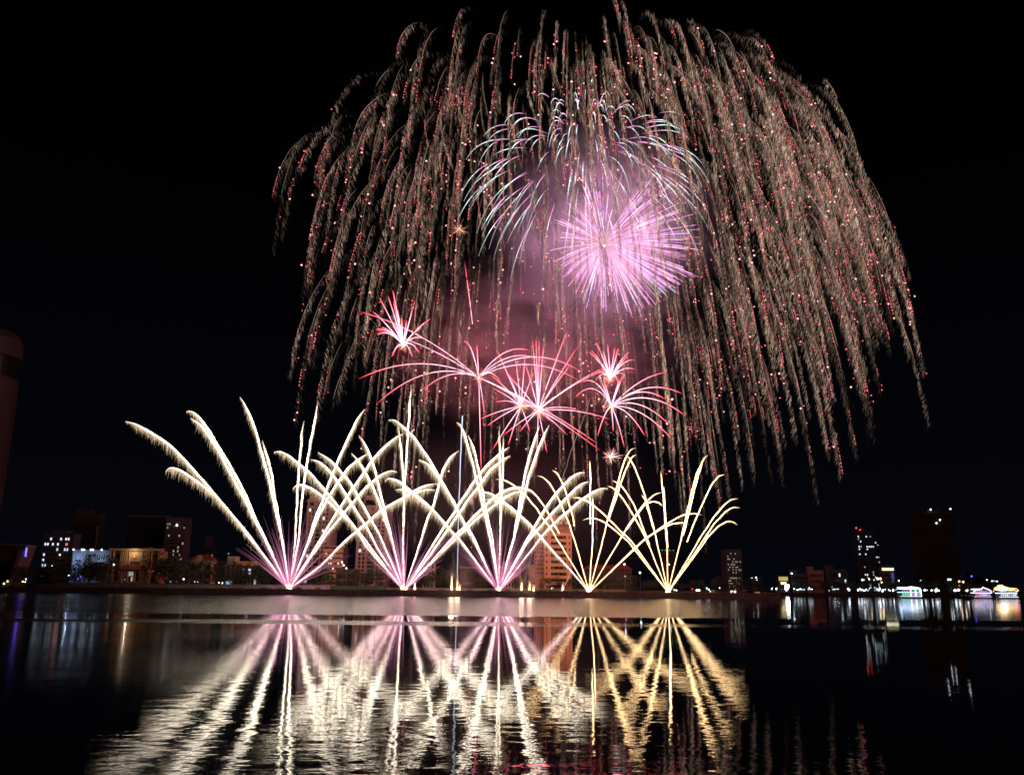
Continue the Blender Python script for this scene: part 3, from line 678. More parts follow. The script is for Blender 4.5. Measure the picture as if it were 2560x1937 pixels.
# leaning hall at far left
b = Bld('low orange brown hall with outward leaning end wall and blue neon tip, far left', -60, 42, 1364, 450, 20, W_CREAM)
X0, X1 = -b.hw, b.hw; h = b.h
xt, xb = PX(57, 450)-(b.X0+b.X1)/2, PX(31, 450)-(b.X0+b.X1)/2
b.part('wall', MB().prism([(X0, -.5), (xb, -.5), (xt-.6, h), (X0, h+1)], 0, 9), pmat('hall_wall', (.16, .08, .05), .85))
b.part('roof', MB().prism([(X0, h+1.02), (xt-.55, h+.02), (xt, h+.5), (X0, h+1.6)], -.8, 9.5), W_CREAM)
b.part('glass_front', MB().prism([(X0+1, 1), (xb-2.5, 1), (xt-5, h*.62), (X0+1, h*.62)], -.15, -.02), W_DARK)
b.part('end_pier', MB().prism([(xb-2.2, .6), (xb-.3, .6), (xt-1.2, h*.9), (xt-4.5, h*.9)], -.5, -.02), W_CREAM)
b.part('blue_neon', MB().box(xt-.3, xt+.2, -1.1, -.7, h*.74, h*.96), M_BLUEL)
b.light(.78, .12, .25, M_WARML); b.light(.70, .06, .3, M_WHITE)

b = Bld('dark block with scattered cold blue lit windows and one red light', 94, 170, 1336, 560, 20, pmat('dark_block_wall', (.10, .09, .10), .9, .15, .1))
b.body(); b.parapet(1, W_GREY); b.roofbox(.2, .7, 3, W_GREY); b.bands(8, W_GREY, .25, .3)
b.win(.04, .96, .05, .97, 11, 9, wf=.5, hf=.4, litm=M_COLD, litset={(0, 7), (1, 7), (2, 8), (3, 7), (5, 7), (8, 8), (9, 8), (0, 5), (0, 4), (5, 6), (8, 6), (9, 6), (6, 8), (0, 3), (1, 3), (0, 1), (1, 1)})
b.light(.80, .80, .5, M_REDL, 'red_lamp'); b.light(.42, .38, .35, M_WARML); b.light(.62, .60, .3, M_WARML)
b = Bld('faint dark tower with fine window grid behind the cold lit block', 155, 229, 1290, 680, 24, pmat('faint_tower_wall', (.06, .06, .055), .9, .2, .1))
b.body(); b.parapet(2, W_GREY); b.roofbox(.15, .6, 6, W_GREY)
b.win(.04, .96, .1, .9, 9, 16, wf=.6, hf=.5, lit=0); b.part('edge_strip', MB().box(b.hw-.9, b.hw-.1, -.5, -.02, b.h*.1, b.h*.86), pmat('edge_strip', (.4, .42, .36), .8))
b = Bld('long low pale blue floodlit building left of the orange civic building', 173, 274, 1377, 500, 16, W_BLUE)
b.body(); b.bands(3, W_BLUE, .3, .3); b.parapet(.6, W_BLUE); b.win(.32, .98, .45, .95, 12, 2, wf=.35, hf=.55, lit=0)
b.roofbox(.0, .25, 1.2, W_GREY)
for fx in (.02, .23, .28, .45, .5, .72): b.light(fx, 1.02, .35, M_WHITE, y=-.9)
def point_lamp(loc, power, col, parent, rad=.3):
    ld = bpy.data.lights.new('floodlight', 'POINT'); ld.energy = power; ld.color = col; ld.shadow_soft_size = rad  # inside launch flames this is an added smoke light, no floodlight
    lo = bpy.data.objects.new('floodlight', ld); C.objects.link(lo); lo.parent = parent; lo.location = loc
point_lamp((-b.hw*.8, -4, b.h*.72), 900, (.6, .75, 1), b.o); point_lamp((b.hw*.35, -4, b.h*.72), 700, (.65, .85, .95), b.o)

# civic building with lit emblem
b = Bld('orange civic building with colonnade, round lit emblem and red roofed porch', 270, 396, 1376, 470, 18, pmat('civic_wall', (.46, .24, .13), .85, .12, .1), 'civic_building')
b.body(); b.part('cornice', MB().box(-b.hw-.8, b.hw+.8, -1.6, 1, b.h, b.h+1.1), W_ORANGE); b.roofbox(.6, .72, 2.2, W_GREY)
for i, fx in enumerate([0.01, .06, .21, .25, .29, .33, .38, .63, .68, .72, .76, .82, .96, .99]):
    b.part('column', MB().box(-b.hw+2*b.hw*fx-.25, -b.hw+2*b.hw*fx+.25, -1.2, -.02, 0, b.h-.01), W_ORANGE)
b.win(.08, .20, .15, .92, 3, 4, wf=.7, hf=.75); b.win(.84, .95, .15, .92, 3, 4, wf=.7, hf=.75)
b.win(.39, .62, .15, .62, 5, 3, wf=.6, hf=.8, lit=.25, litm=M_DIMC); b.win(.22, .37, .15, .9, 4, 3, wf=.3, hf=.8); b.win(.64, .81, .15, .9, 4, 3, wf=.3, hf=.8)
pl = b.part('emblem_panel', MB().box(-b.hw+2*b.hw*.385, -b.hw+2*b.hw*.615, -.7, -.02, b.h*.70, b.h*.965), W_CREAM)
em = MB(); cx, cz = -b.hw+2*b.hw*.475, b.h*.84
n = 20; rr = b.h*.075
em.v += [(cx+rr*math.cos(2*PI*i/n), y, cz+rr*math.sin(2*PI*i/n)) for y in (-.95, -.72) for i in range(n)]
em.f += [tuple(range(n))]+[(i, n+i, n+(i+1) % n, (i+1) % n) for i in range(n)]
e1 = em.build('emblem', pmat('emblem_red', (.65, .08, .03), .6), b.o)
st = MB(); st.v = [(cx+(rr*.62 if i % 2 == 0 else rr*.26)*math.sin(PI*i/5), y, cz+(rr*.62 if i % 2 == 0 else rr*.26)*math.cos(PI*i/5)) for y in (-1.05, -.96) for i in range(10)]
st.f = [tuple(range(9, -1, -1))]+[(i, (i+1) % 10, 10+(i+1) % 10, 10+i) for i in range(10)]
st.build('star', pmat('emblem_gold', (.8, .6, .1), .5), e1)
rg = MB()
for i in range(24):
    a = 2*PI*i/24; a2 = 2*PI*(i+1)/24
    rg.quad(*[(cx+k*rr*math.cos(t), -1.0, cz+k*rr*math.sin(t)) for k, t in ((.9, a), (1.04, a), (1.04, a2), (.9, a2))])
rg.build('wreath', pmat('wreath_gold', (.75, .5, .12), .5), e1)
point_lamp((cx, -3.2, b.h*.92), 420, (1, .85, .6), b.o)
b.part('emblem_lamp', MB().box(cx-.5, cx+.5, -3.6, -3.2, b.h*.98, b.h*1.0), W_METAL)
xa, xb_ = PX(287, 462)-b.o.location[0], PX(378, 462)-b.o.location[0]; ze = top(330, 1424, 462)-GZ; zr = top(330, 1410, 462)-GZ
xm0, xm1 = PX(319, 462)-b.o.location[0], PX(352, 462)-b.o.location[0]
pr = MB(); pr.v = [(xa, -14, ze), (xb_, -14, ze), (xb_, -3, ze), (xa, -3, ze), (xm0, -8.5, zr), (xm1, -8.5, zr)]
pr.f = [(0, 1, 5, 4), (1, 2, 5), (2, 3, 4, 5), (3, 0, 4), (3, 2, 1, 0)]
b.part('porch_roof', pr, R_RED); b.part('porch_beam', MB().box(xa+.6, xb_-.6, -13.4, -3.2, ze-.9, ze-.02), W_ORANGE)
for fx in (.03, .28, .62, .97):
    x = xa+(xb_-xa)*fx; b.part('porch_column', MB().box(x-.45, x+.45, -13.2, -12.3, 0, ze-.92), W_ORANGE)
b.part('porch_balustrade', MB().box(xa+.8, xb_-.8, -12.9, -12.6, ze*.22, ze*.36), W_ORANGE)
b.light(.08, .60, .3, M_WHITE); b.light(.055, .53, .2, M_DIMC)

b = Bld('wide dark glass office slab behind the civic building', 302, 398, 1293, 620, 25, W_DARK)
b.body(); b.parapet(1.5, W_GREY); b.bands(20, W_GREY, .2, .25)
b = Bld('grey tower reflecting firework glints beside the dark glass slab', 399, 452, 1297, 600, 22, pmat('glint_tower_wall', (.13, .10, .10), .6, .2, .1))
b.body(); b.parapet(1.2, W_GREY); b.bands(16, W_GREY, .5, .6)
b.win(.05, .95, .05, .95, 9, 16, wf=.5, hf=.45, lit=.17, mixmats=[M_DIMW, M_DIMC, M_DIMC]); b.light(.55, .9, .5, M_WHITE)  # glowing panes stand in for fireworks mirrored in the facade, not lit rooms

# small cream house with pediment
b = Bld('small cream three storey house with red hipped roof and gable', 468, 526, 1400, 455, 14, pmat('cream_house_wall', (.70, .50, .36), .85, .08, .2), 'house', 'house')
b.body(); zr = top(497, 1386, 455)-GZ
rf = MB(); hw = b.hw+.7
rf.v = [(-hw, -.7, b.h+.02), (hw, -.7, b.h+.02), (hw, 7, b.h+.02), (-hw, 7, b.h+.02), (-hw*.5, 3.3, zr), (hw*.5, 3.3, zr)]
rf.f = [(0, 1, 5, 4), (1, 2, 5), (2, 3, 4, 5), (3, 0, 4), (3, 2, 1, 0)]
b.part('roof', rf, R_RED)
b.part('gable', MB().prism([(-hw*.40, b.h*.86), (hw*.30, b.h*.86), (hw*.30, b.h+.4), (-hw*.05, zr-.3), (-hw*.40, b.h+.4)], -1.1, -.02), W_CREAM)
b.part('cornice', MB().box(-hw, hw, -1.0, -.02, b.h*.93, b.h*.99), W_CREAM)
b.win(.06, .30, .02, .9, 1, 3, wf=.75, hf=.5); b.win(.70, .96, .02, .9, 1, 3, wf=.75, hf=.5)
arc = MB(); ra = b.hw*.24
arc.v = [(-.5+ra*math.cos(PI*i/10), -1.2, b.h*.72+ra*math.sin(PI*i/10)) for i in range(11)]; arc.f = [tuple(range(10, -1, -1))]
b.part('arched_window', arc, M_DARKWIN); b.win(.36, .62, .05, .55, 2, 2, wf=.6, hf=.6); b.light(.55, .66, .2, M_COLD)
b = Bld('far dim stepped building with a few pale lights behind the cream house', 487, 528, 1364, 700, 20, pmat('dim_far_wall', (.05, .045, .05), .9))
b.body(); b.roofbox(.3, .7, 8, W_GREY); b.win(.05, .95, .3, .95, 7, 5, wf=.5, hf=.5, lit=.3, mixmats=[M_DIMC, M_DIMW, M_COLD])

# row of low shops
b = Bld('low terrace with orange fascia and white stair tower, beside the leftmost fan', 564, 642, 1405, 460, 14, W_GREY, 'terrace_building')
b.body(); b.part('fascia', MB().box(-b.hw*.45, b.hw*1.02, -.9, -.02, b.h*.88, b.h*1.04), W_OBAND); b.part('tower_block', MB().box(-b.hw, -b.hw*.45, -.5, 6, b.h*.96, b.h*1.22), W_CREAM)
for z in (.35, .64, .93): b.part('balcony_slab', MB().box(-b.hw-.1, -b.hw*.0, -1.4, -.02, b.h*z, b.h*z+.35), W_CREAM)
for x in (-1, -.72, -.46, .42, .60, .98): b.part('column', MB().box(b.hw*x-.15, b.hw*x+.15, -1.3, -.95, 0, b.h*.9), W_CREAM)
b.win(.3, .98, .08, .84, 7, 2, wf=.7, hf=.55, lit=.22, mixmats=[M_DIMC, M_COLD])
b.part('shop_window', MB().box(-b.hw*.97, -b.hw*.62, -.3, -.05, b.h*.05, b.h*.28), emat('blue_shop_light', (.3, .6, 1), 1.1, 'NONE')); b.light(.02, 1.3, .3, M_DIMC)

# high-rise A and B
def highrise(label, x0, x1, ytop, Y, steps):
    b = Bld(label, x0, x1, ytop, Y, 26, W_TAN, 'high_rise', 'tower block', 'twin tan high-rises behind the comet fans')
    b.body(); 
    for a, c, h in steps: b.roofbox(a, c, h, W_TAN, y0=.6)
    b.part('crown_band', MB().box(-b.hw-.5, b.hw+.5, -.8, -.02, b.h*.965, b.h*.985), W_CREAM)
    b.part('crown_band', MB().box(-b.hw-.4, b.hw+.4, -.7, -.02, b.h*.905, b.h*.92), W_CREAM)
    for fx in (.0, .34, .64, .97): b.part('pier', MB().box(-b.hw+2*b.hw*fx, -b.hw+2*b.hw*fx+.9, -.55, -.02, 0, b.h*.90), W_TAN)
    b.win(.36, .64, .06, .90, 1, 18, wf=.85, hf=.7); b.win(.06, .32, .06, .90, 2, 18, wf=.5, hf=.6, lit=.06, litm=M_COLD); b.win(.68, .95, .06, .90, 2, 18, wf=.5, hf=.6, lit=.05, litm=M_COLD)
    b.win(.08, .30, .925, .96, 1, 1, wf=.8, hf=.9); b.win(.70, .93, .925, .96, 1, 1, wf=.8, hf=.9)
    b.win(.44, .56, .91, .965, 2, 1, wf=.4, hf=.95)
highrise('tan high-rise partly hidden behind the leftmost comet fan', 756, 814, 1247, 540, [(.08, .92, 2.2)])
highrise('tan high-rise behind the second comet fan with stepped roof', 886, 960, 1263, 545, [(.18, .8, 3.6), (.22, .62, 6.5)])
b = Bld('eight storey block with bright orange bands and white windows', 806, 853, 1366, 500, 16, W_GREY, 'banded_block')
b.body(); b.bands(8, W_OBAND, .9, 2.0, 'orange_band', .03, .86); b.part('roof_slab', MB().box(-b.hw-.3, b.hw+.3, -1, 8, b.h, b.h+.5), W_OBAND)
b.win(.04, .98, .10, .99, 7, 8, wf=.6, hf=.38, lit=.12, litm=M_COLD); b.light(1.08, .55, .35, M_WHITE); b.light(1.08, .3, .35, M_WHITE)
b = Bld('low dark terracotta house row behind bushes between the first two fans', 838, 888, 1424, 470, 12, pmat('terracotta_dark', (.16, .08, .06), .9))
b.body(); b.win(.05, .95, .1, .9, 8, 2, wf=.5, hf=.5); b.parapet(.5)
b = Bld('small white lattice fronted house right of the second fan', 1057, 1084, 1403, 455, 10, W_CREAM, 'house', 'house')
b.body(); b.bands(3, W_CREAM, .8, .35, 'balcony_slab'); b.win(.05, .95, .05, .95, 4, 4, wf=.6, hf=.6)
for x in (-1, -.34, .34, 1): b.part('column', MB().box(b.hw*x-.15, b.hw*x+.15, -.8, -.5, 0, b.h), W_CREAM)
b = Bld('low brown building with flat orange roof behind the smoke at centre', 1150, 1215, 1420, 470, 14, W_BROWN)
b.body(); b.part('roof_slab', MB().box(-b.hw-.6, b.hw+.6, -1, 14.5, b.h, b.h+.7), W_BRICKO); b.win(.05, .95, .1, .9, 9, 2, wf=.5, hf=.45)
b = Bld('pinkish low house right behind the third fan', 1253, 1302, 1415, 470, 12, W_TAN, 'house', 'house')
b.body(); b.roofbox(.1, .5, 2.5, W_TAN); b.win(.05, .95, .1, .95, 6, 3, wf=.5, hf=.5)

# hotel
b = Bld('tall orange lit hotel block with red letter sign near its top', 1361, 1430, 1312, 505, 18, W_ORANGE, 'hotel', 'hotel')
b.body()
xw0 = PX(1336, 512)-b.o.location[0]; 
b.part('side_face', MB().box(xw0, -b.hw-.02, 7, 17, -.5, b.h*.97), pmat('shaded_side_wall', (.66, .42, .26), .85, .1, .1))  # hotel's left side face as a set-back block, its shade put in the colour
o_ = b.o
windows(b.o, b.X0-(b.X1-b.X0)*.34, b.X0-.4, GZ+b.h*.25, GZ+b.h*.93, 511.9, 4, 11, wf=.4, hf=.5)
b.part('lower_wing', MB().box(xw0-3.5, xw0-.02, 8, 16, -.5, b.h*.40), W_CREAM)
b.part('top_storey', MB().box(-b.hw*1.0, b.hw*.95, 1, 16, b.h*1.0, b.h*1.07), W_BRICKO); b.part('roof_terrace', MB().box(-b.hw*1.12, b.hw*1.1, -1.2, 17, b.h*.99, b.h*1.0), W_CREAM)
b.part('penthouse', MB().box(-b.hw*.8, b.hw*.62, 3, 14, b.h*1.07, b.h*1.13), W_OBAND); b.part('roof_rail', MB().box(-b.hw*.9, b.hw*.72, 2.6, 2.8, b.h*1.135, b.h*1.15), W_CREAM)
b.win(.02, .98, 1.005, 1.06, 9, 1, wf=.6, hf=.7, lit=.4, mixmats=[M_DIMC, M_DIMW])
b.win(.24, .80, .03, .86, 1, 9, wf=1.0, hf=.42, name='recessed_balcony')
b.win(.24, .80, .03, .86, 3, 9, wf=.18, hf=.52, dark=W_ORANGE, name='balcony_pier')
b.win(.03, .13, .03, .86, 1, 9, wf=.45, hf=.36); b.win(.87, .97, .03, .86, 1, 9, wf=.45, hf=.36); b.win(.02, .98, .885, .95, 13, 1, wf=.4, hf=.85)
for k in range(12):
    b.light(rng.uniform(.27, .78), .065+.0922*rng.integers(0, 9), .22, M_DIMC, 'room_lamp', y=-.3)
b.light(.28, .03, .5, M_WHITE)
cu = bpy.data.curves.new('hotel_sign', 'FONT'); cu.body = 'HOTEL'; cu.size = 3.1; cu.extrude = .1; cu.align_x = 'CENTER'
so = bpy.data.objects.new('hotel_sign', cu); C.objects.link(so); dg = bpy.context.evaluated_depsgraph_get(); me = bpy.data.meshes.new_from_object(so.evaluated_get(dg)); bpy.data.objects.remove(so)
so = link('hotel_sign', me, b.o, pmat('sign_red', (.35, .05, .03), .6)); so.rotation_euler = (PI/2, 0, 0); so.location = (b.hw*.2, -1.4, b.h*.955)

# right of the hotel
b = Bld('long low dark building with red tiled roof right of the hotel', 1462, 1580, 1423, 520, 16, pmat('low_dark_wall', (.12, .08, .07), .9))
b.body(); b.part('roof', MB().prism([(-b.hw-1, b.h), (b.hw+1, b.h), (b.hw*.8, b.h+2.6), (-b.hw*.8, b.h+2.6)], -1, 17), R_RED); b.win(.03, .97, .1, .9, 16, 3, wf=.5, hf=.5, lit=.07, litm=M_DIMC)
b = Bld('tall unlit block with a row of green lamps along its roof', 1655, 1692, 1376, 620, 18, pmat('unlit_block', (.04, .04, .045), .9))
b.body(); b.win(.05, .95, .05, .92, 6, 10, wf=.5, hf=.5)
for fx in (.1, .3, .45, .6, .85): b.light(fx, 1.0, .28, M_GREENL)
b.light(.5, .65, .4, M_WHITE)
b = Bld('slim tower with small pale windows standing alone right of the fans', 1820, 1858, 1377, 640, 16, pmat('slim_tower_wall', (.10, .10, .10), .9))
b.body(); b.parapet(1); b.win(.05, .95, .05, .97, 9, 14, wf=.42, hf=.36, lit=.27, mixmats=[M_DIMC, M_DIMC, M_DIMW])
b = Bld('small house with yellow lit balcony on the dark right shore', 1948, 1972, 1440, 720, 10, W_GREY, 'house', 'house')
b.body(); b.win(.02, .98, .72, .98, 6, 1, wf=.8, hf=.9, lit=1, litm=emat('yellow_window', (1, .85, .25), .6, 'NONE')); b.win(.02, .98, .52, .64, 5, 1, wf=.5, hf=.8, lit=.7, litm=M_WARML); b.win(.02, .98, .06, .5, 5, 3, wf=.5, hf=.5)
for lab, x0, x1, yt, Y, mt, lf in (('dim violet grey low shed on the right shore', 1980, 2020, 1433, 740, W_GREY, .0), ('dim brick coloured low house on the right shore', 2024, 2062, 1425, 740, W_BRICKO, .0), ('dim grey house with two cold blue lit windows on the right shore', 2068, 2122, 1423, 740, W_GREY, .12)):
    b = Bld(lab, x0, x1, yt, Y, 14, mt, 'house', 'house'); b.body(); b.roofbox(0, .4, 3); b.win(.05, .95, .1, .9, 7, 3, wf=.5, hf=.5, lit=lf, litm=M_COLD)
# slanted-top tower
b = Bld('slant topped tower scattered with white lit windows on the right', 2153, 2197, 1330, 760, 22, pmat('slant_tower_wall', (.055, .055, .06), .9, .2, .1), 'tower', 'tower')
hl, hr_ = top(2150, 1315, 760)-GZ, top(2190, 1328, 760)-GZ
b.part('wall', MB().prism([(-b.hw, -.5), (b.hw, -.5), (b.hw, hr_), (-b.hw, hl)], 0, 9))
b.part('lower_wing', MB().box(b.hw+.02, b.hw*1.75, 1, 8.5, -.5, b.h*.88), W_DARK); b.bands(4, W_GREY, .3, .3)
b.win(.04, .96, .03, .95, 8, 22, wf=.5, hf=.45, lit=.17, mixmats=[M_COLD, M_DIMC, M_COLD]); windows(b.o, b.X1+.5, b.X1+b.hw*.72, GZ+b.h*.05, GZ+b.h*.85, 760.9, 3, 20, wf=.5, hf=.45, lit=.2, mixmats=[M_COLD, M_DIMC])
b.light(.0, 1.06, .45, M_REDL, 'red_beacon'); b.light(.22, 1.03, .35, M_REDL, 'red_beacon')
b = Bld('small block with yellow white lit rooftop beside the slant topped tower', 2208, 2243, 1418, 730, 14, W_GREY, 'building')
b.body(); b.win(.05, .9, .88, .99, 8, 1, wf=.8, hf=.8, lit=.9, litm=emat('rooftop_light', (1, .93, .6), 1.7, 'NONE')); b.win(.1, .9, .1, .8, 5, 4, wf=.4, hf=.5, lit=.1, litm=M_COLD); b.roofbox(.1, .9, 2)
b.part('blue_lit_bay', MB().box(b.hw*.35, b.hw*.7, -.4, -.02, b.h*.4, b.h*.8), emat('dim_blue_bay', (.15, .18, .6), .35, 'NONE'))
# wide brown tower
b = Bld('wide dark brown hotel tower with ribbed front at far right', 2308, 2404, 1281, 780, 28, W_BROWN, 'tower', 'tower')
b.body(); b.roofbox(.35, .72, 3, W_GREY)
for i in range(22): b.part('rib', MB().box(-b.hw+2*b.hw*(i+.05)/22, -b.hw+2*b.hw*(i+.35)/22, -.8, -.02, b.h*.12, b.h*.98), W_BROWN)
b.part('base_block', MB().box(-b.hw*1.15, b.hw*1.25, -4, -1, -.5, b.h*.11), W_DARK)
b.win(.01, .99, .13, .97, 22, 30, wf=.4, hf=.4)
for fx, fz in ((.40, 1.03), (.93, 1.04), (.62, .90), (.52, .86)): b.light(fx, fz, .5, M_WHITE, y=-1.2)
# a faint strip of low far houses at the right end
b = Bld('far dark block with tiny blue and white lights right of the brown tower', 2424, 2500, 1440, 820, 14, pmat('far_dark_block', (.03, .03, .04), .9))
b.body(); b.win(.03, .97, .2, .95, 12, 3, wf=.4, hf=.4, lit=.14, mixmats=[M_COLD, M_DIMC, M_BLUEL]); b.roofbox(.05, .2, 4)

# ------------------------------------------------------------------ fences along the bank
def fence(label, x0, x1, ytop, Y, mat, step, posts=True, name='site_fence', group=None):
    X0, X1 = PX(x0, Y), PX(x1, Y); h = top((x0+x1)/2, ytop, Y)-GZ
    o = tag(empty(name, (X0, Y, GZ)), label, 'fence', group)
    MB().box(0, X1-X0, 0, .12, 0, h).build('panel', mat, o)
    MB().box(0, X1-X0, -.1, -.02, h-.25, h-.1).build('rail', W_METAL, o)
    if posts:
        k = int((X1-X0)/step)
        for i in range(k+1): 
            MB().box(-.09, .09, -.16, -.02, -.1, h+.15).build('post', W_METAL, o).location = ((X1-X0)*i/k, 0, 0)
M_HOARD = pmat('pale_hoarding', (.62, .50, .50), .7, .15, .3)
fence('long pale corrugated site fence along the left bank', 150, 825, 1459, 430, M_HOARD, 5.2)
fence('plain green site hoarding between the first two fans', 827, 962, 1464, 428, pmat('green_hoarding', (.12, .22, .14), .7, .1, .3), 40, name='green_hoarding')
fence('low grey wall of panels behind the middle fans and launch flames', 964, 1565, 1470.5, 430, pmat('grey_hoarding', (.42, .31, .26), .75, .12, .3), 5.2)
fence('short dark wall section between the last fan and the lit kiosk', 1570, 1780, 1477, 432, pmat('dark_wall_panel', (.12, .08, .07), .8), 6)

# ------------------------------------------------------------------ trees
M_LEAF = pmat('leaf', (.045, .06, .025), .7, .5, .8); M_BARK = pmat('bark', (.08, .06, .045), .9, .3, 2)
def crown_mesh(seed, nleaf=2600, wide=1.0):
    r = np.random.default_rng(seed); lobes = r.normal(0, 1, (11, 3))*np.array([.42*wide, .42*wide, .22])+np.array([0, 0, .62]); lr = r.uniform(.2, .38, 11)
    k = r.integers(0, 11, nleaf); d = r.normal(0, 1, (nleaf, 3)); d /= np.linalg.norm(d, axis=1)[:, None]
    c = lobes[k]+d*(lr[k]*r.uniform(.55, 1.05, nleaf))[:, None]; c[:, 2] = np.maximum(c[:, 2], .22)
    u = r.normal(0, 1, (nleaf, 3)); u /= np.linalg.norm(u, axis=1)[:, None]; v = np.cross(u, r.normal(0, 1, (nleaf, 3))); v /= np.linalg.norm(v, axis=1)[:, None]
    s = r.uniform(.018, .045, nleaf)[:, None]
    V = np.stack([c-u*s, c+v*s*.6, c+u*s, c-v*s*.6], 1).reshape(-1, 3)
    me = bpy.data.meshes.new('crown'); me.from_pydata(V.tolist(), [], (np.arange(nleaf)[:, None]*4+np.arange(4)).tolist()); me.materials.append(M_LEAF)
    tr = MB(); tr.cyl(0, 0, 0, .5, .035, .02, 7)
    for j in range(5):
        L_ = lobes[j]; b_ = len(tr.v); a0 = (0, 0, .25+.04*j)
        for z, p, q in ((0, a0, .016), (1, tuple(L_), .006)):
            for i in range(5): tr.v.append((p[0]+q*math.cos(2*PI*i/5), p[1]+q*math.sin(2*PI*i/5), p[2]))
        for i in range(5): tr.f.append((b_+i, b_+(i+1) % 5, b_+5+(i+1) % 5, b_+5+i))
    tm = bpy.data.meshes.new('trunk'); tm.from_pydata(tr.v, [], tr.f); tm.materials.append(M_BARK)
    return me, tm
CR = [crown_mesh(s, wide=wd) for s, wd in ((1, 1.0), (2, 1.3), (3, .85), (4, 1.5))]
def tree(x, ytop, Y, kind, label, wk=1.0, group='trees behind the bank fence', name='tree'):
    h = (top(x, ytop, Y)-GZ)/1.12
    o = tag(empty(name, (PX(x, Y), Y, GZ), rng.uniform(0, 6)), label, 'tree', group); o.scale = (h*wk*.72, h*wk*.72, h)
    cr = bpy.data.objects.new('crown', CR[kind][0]); C.objects.link(cr); cr.parent = o
    tk = bpy.data.objects.new('trunk', CR[kind][1]); C.objects.link(tk); tk.parent = o
TREES = [(60, 1412, 440, 1, 1.4, 'dark tree just right of the leaning hall'), (95, 1408, 445, 0, 1.3, 'dark tree in front of the cold lit block'),
 (130, 1418, 440, 3, 1.2, 'low spreading tree below the cold lit block'), (185, 1393, 446, 1, 1.3, 'broad dark tree left half of the pale blue building'), (222, 1388, 440, 0, 1.5, 'tallest dark tree before the pale blue building'),
 (254, 1412, 438, 2, 1.0, 'narrow tree at the left corner of the civic building'), (281, 1443, 437, 3, 1.0, 'low bush left of the red roofed porch'), (386, 1438, 437, 3, 1.0, 'low bush right of the red roofed porch'),
 (419, 1378, 445, 0, 1.2, 'big dark tree right of the civic building'), (442, 1394, 440, 2, 1.0, 'dark tree touching the left side of the cream house'), (513, 1426, 438, 3, 1.1, 'leafy tree before the lower right of the cream house'),
 (546, 1397, 446, 1, 1.2, 'dark tree between cream house and terrace'), (602, 1413, 438, 0, 1.3, 'round tree before the middle of the terrace'), (660, 1404, 442, 1, 1.4, 'broad tree right of the terrace'),
 (700, 1425, 438, 3, 1.3, 'low tree behind the left arms of the leftmost fan'), (768, 1432, 440, 1, 1.3, 'tree behind the right arms of the leftmost fan'), (800, 1412, 445, 2, 1.2, 'slim tree left of the orange banded block'),
 (868, 1428, 445, 3, 1.6, 'wide bush above the left half of the green hoarding'), (915, 1424, 448, 1, 1.6, 'wide bush above the right half of the green hoarding'), (955, 1436, 442, 3, 1.3, 'low bush left of the second fan base'),
 (1062, 1432, 440, 0, 1.2, 'tree in front of the white lattice house'), (1100, 1425, 446, 1, 1.4, 'tree left of the launch smoke'), (1215, 1438, 442, 3, 1.5, 'low bush left of the third fan base'), (1290, 1440, 442, 1, 1.4, 'low bush right of the third fan base'),
 (1370, 1447, 445, 3, 1.8, 'bush at the left foot of the hotel'), (1415, 1446, 443, 1, 1.8, 'bush at the right foot of the hotel'), (1460, 1440, 450, 3, 1.6, 'bush behind the fourth fan base'),
 (1510, 1437, 455, 1, 1.6, 'bush before the long red tiled building'), (1570, 1442, 455, 3, 1.6, 'bush at the right end of the red tiled building'), (1625, 1450, 450, 1, 1.5, 'low bush left of the last fan base'),
 (1740, 1452, 470, 3, 1.8, 'low bush right of the last fan base'), (1800, 1447, 500, 1, 1.8, 'dark tree before the slim tower'), (1890, 1446, 520, 3, 2.0, 'wide dark tree right of the slim tower')]
for x, yt, Y, k, wk, lab in TREES: tree(x, yt, Y, k, lab, wk)
for i in range(15):
    x = 1985+i*39+rng.uniform(-8, 8); tree(x, rng.uniform(1448, 1458), 716, int(rng.integers(4)), 'dark tree in the unlit row behind the far quay lamps', 1.5, 'trees behind the far quay lamps')

# ------------------------------------------------------------------ lamps on the shores
def lamp(x, y, Y, r, mat, label, group=None):
    p = P(x, y, Y); o = tag(empty('street_lamp', (p[0], Y, GZ)), label, 'lamp', group); h = p[2]-GZ
    MB().cyl(0, 0, 0, max(.2, h-r), .09, .06, 6).build('pole', W_METAL, o)
    hd = MB(); n = 8
    for (z, k) in ((h-r, .5), (h-r*.4, 1), (h+r*.4, 1), (h+r, .45)):
        for i in range(n): hd.v.append((k*r*math.cos(2*PI*i/n), k*r*math.sin(2*PI*i/n), z))
    for j in range(3):
        for i in range(n): hd.f.append((j*n+i, j*n+(i+1) % n, (j+1)*n+(i+1) % n, (j+1)*n+i))
    hd.f.append(tuple(range(3*n, 4*n))); hd.f.append(tuple(range(n-1, -1, -1)))
    hd.build('lamp_head', mat, o)
GQ = 'white lamps along the far right quay'
for cx, n, sp, r in ((1938, 6, 8, .3), (1967, 4, 4, .5), (1998, 7, 9, .3), (2028, 4, 5, .28), (2090, 8, 14, .2), (2122, 2, 2, .5), (2150, 9, 7, .38), (2168, 5, 4, .3), (2200, 10, 9, .42), (2232, 8, 10, .3), (2310, 8, 12, .32), (2338, 7, 8, .4), (2392, 7, 5, .42), (2416, 5, 5, .3), (2470, 5, 16, .22), (2540, 4, 8, .25)):
    for i in range(n): lamp(cx+rng.normal(0, sp*.7), 1474+rng.normal(0, 1.3)+ROLL*(cx-2200), 705, r*rng.uniform(.6, 1.3), M_WHITE, 'small white lamp in the crowded row along the far right quay', GQ)
lamp(1968, 1465, 704, 1.5, emat('stadium_lamp', (.8, .9, 1), 30, 'NONE'), 'brightest white floodlight on the right shore')
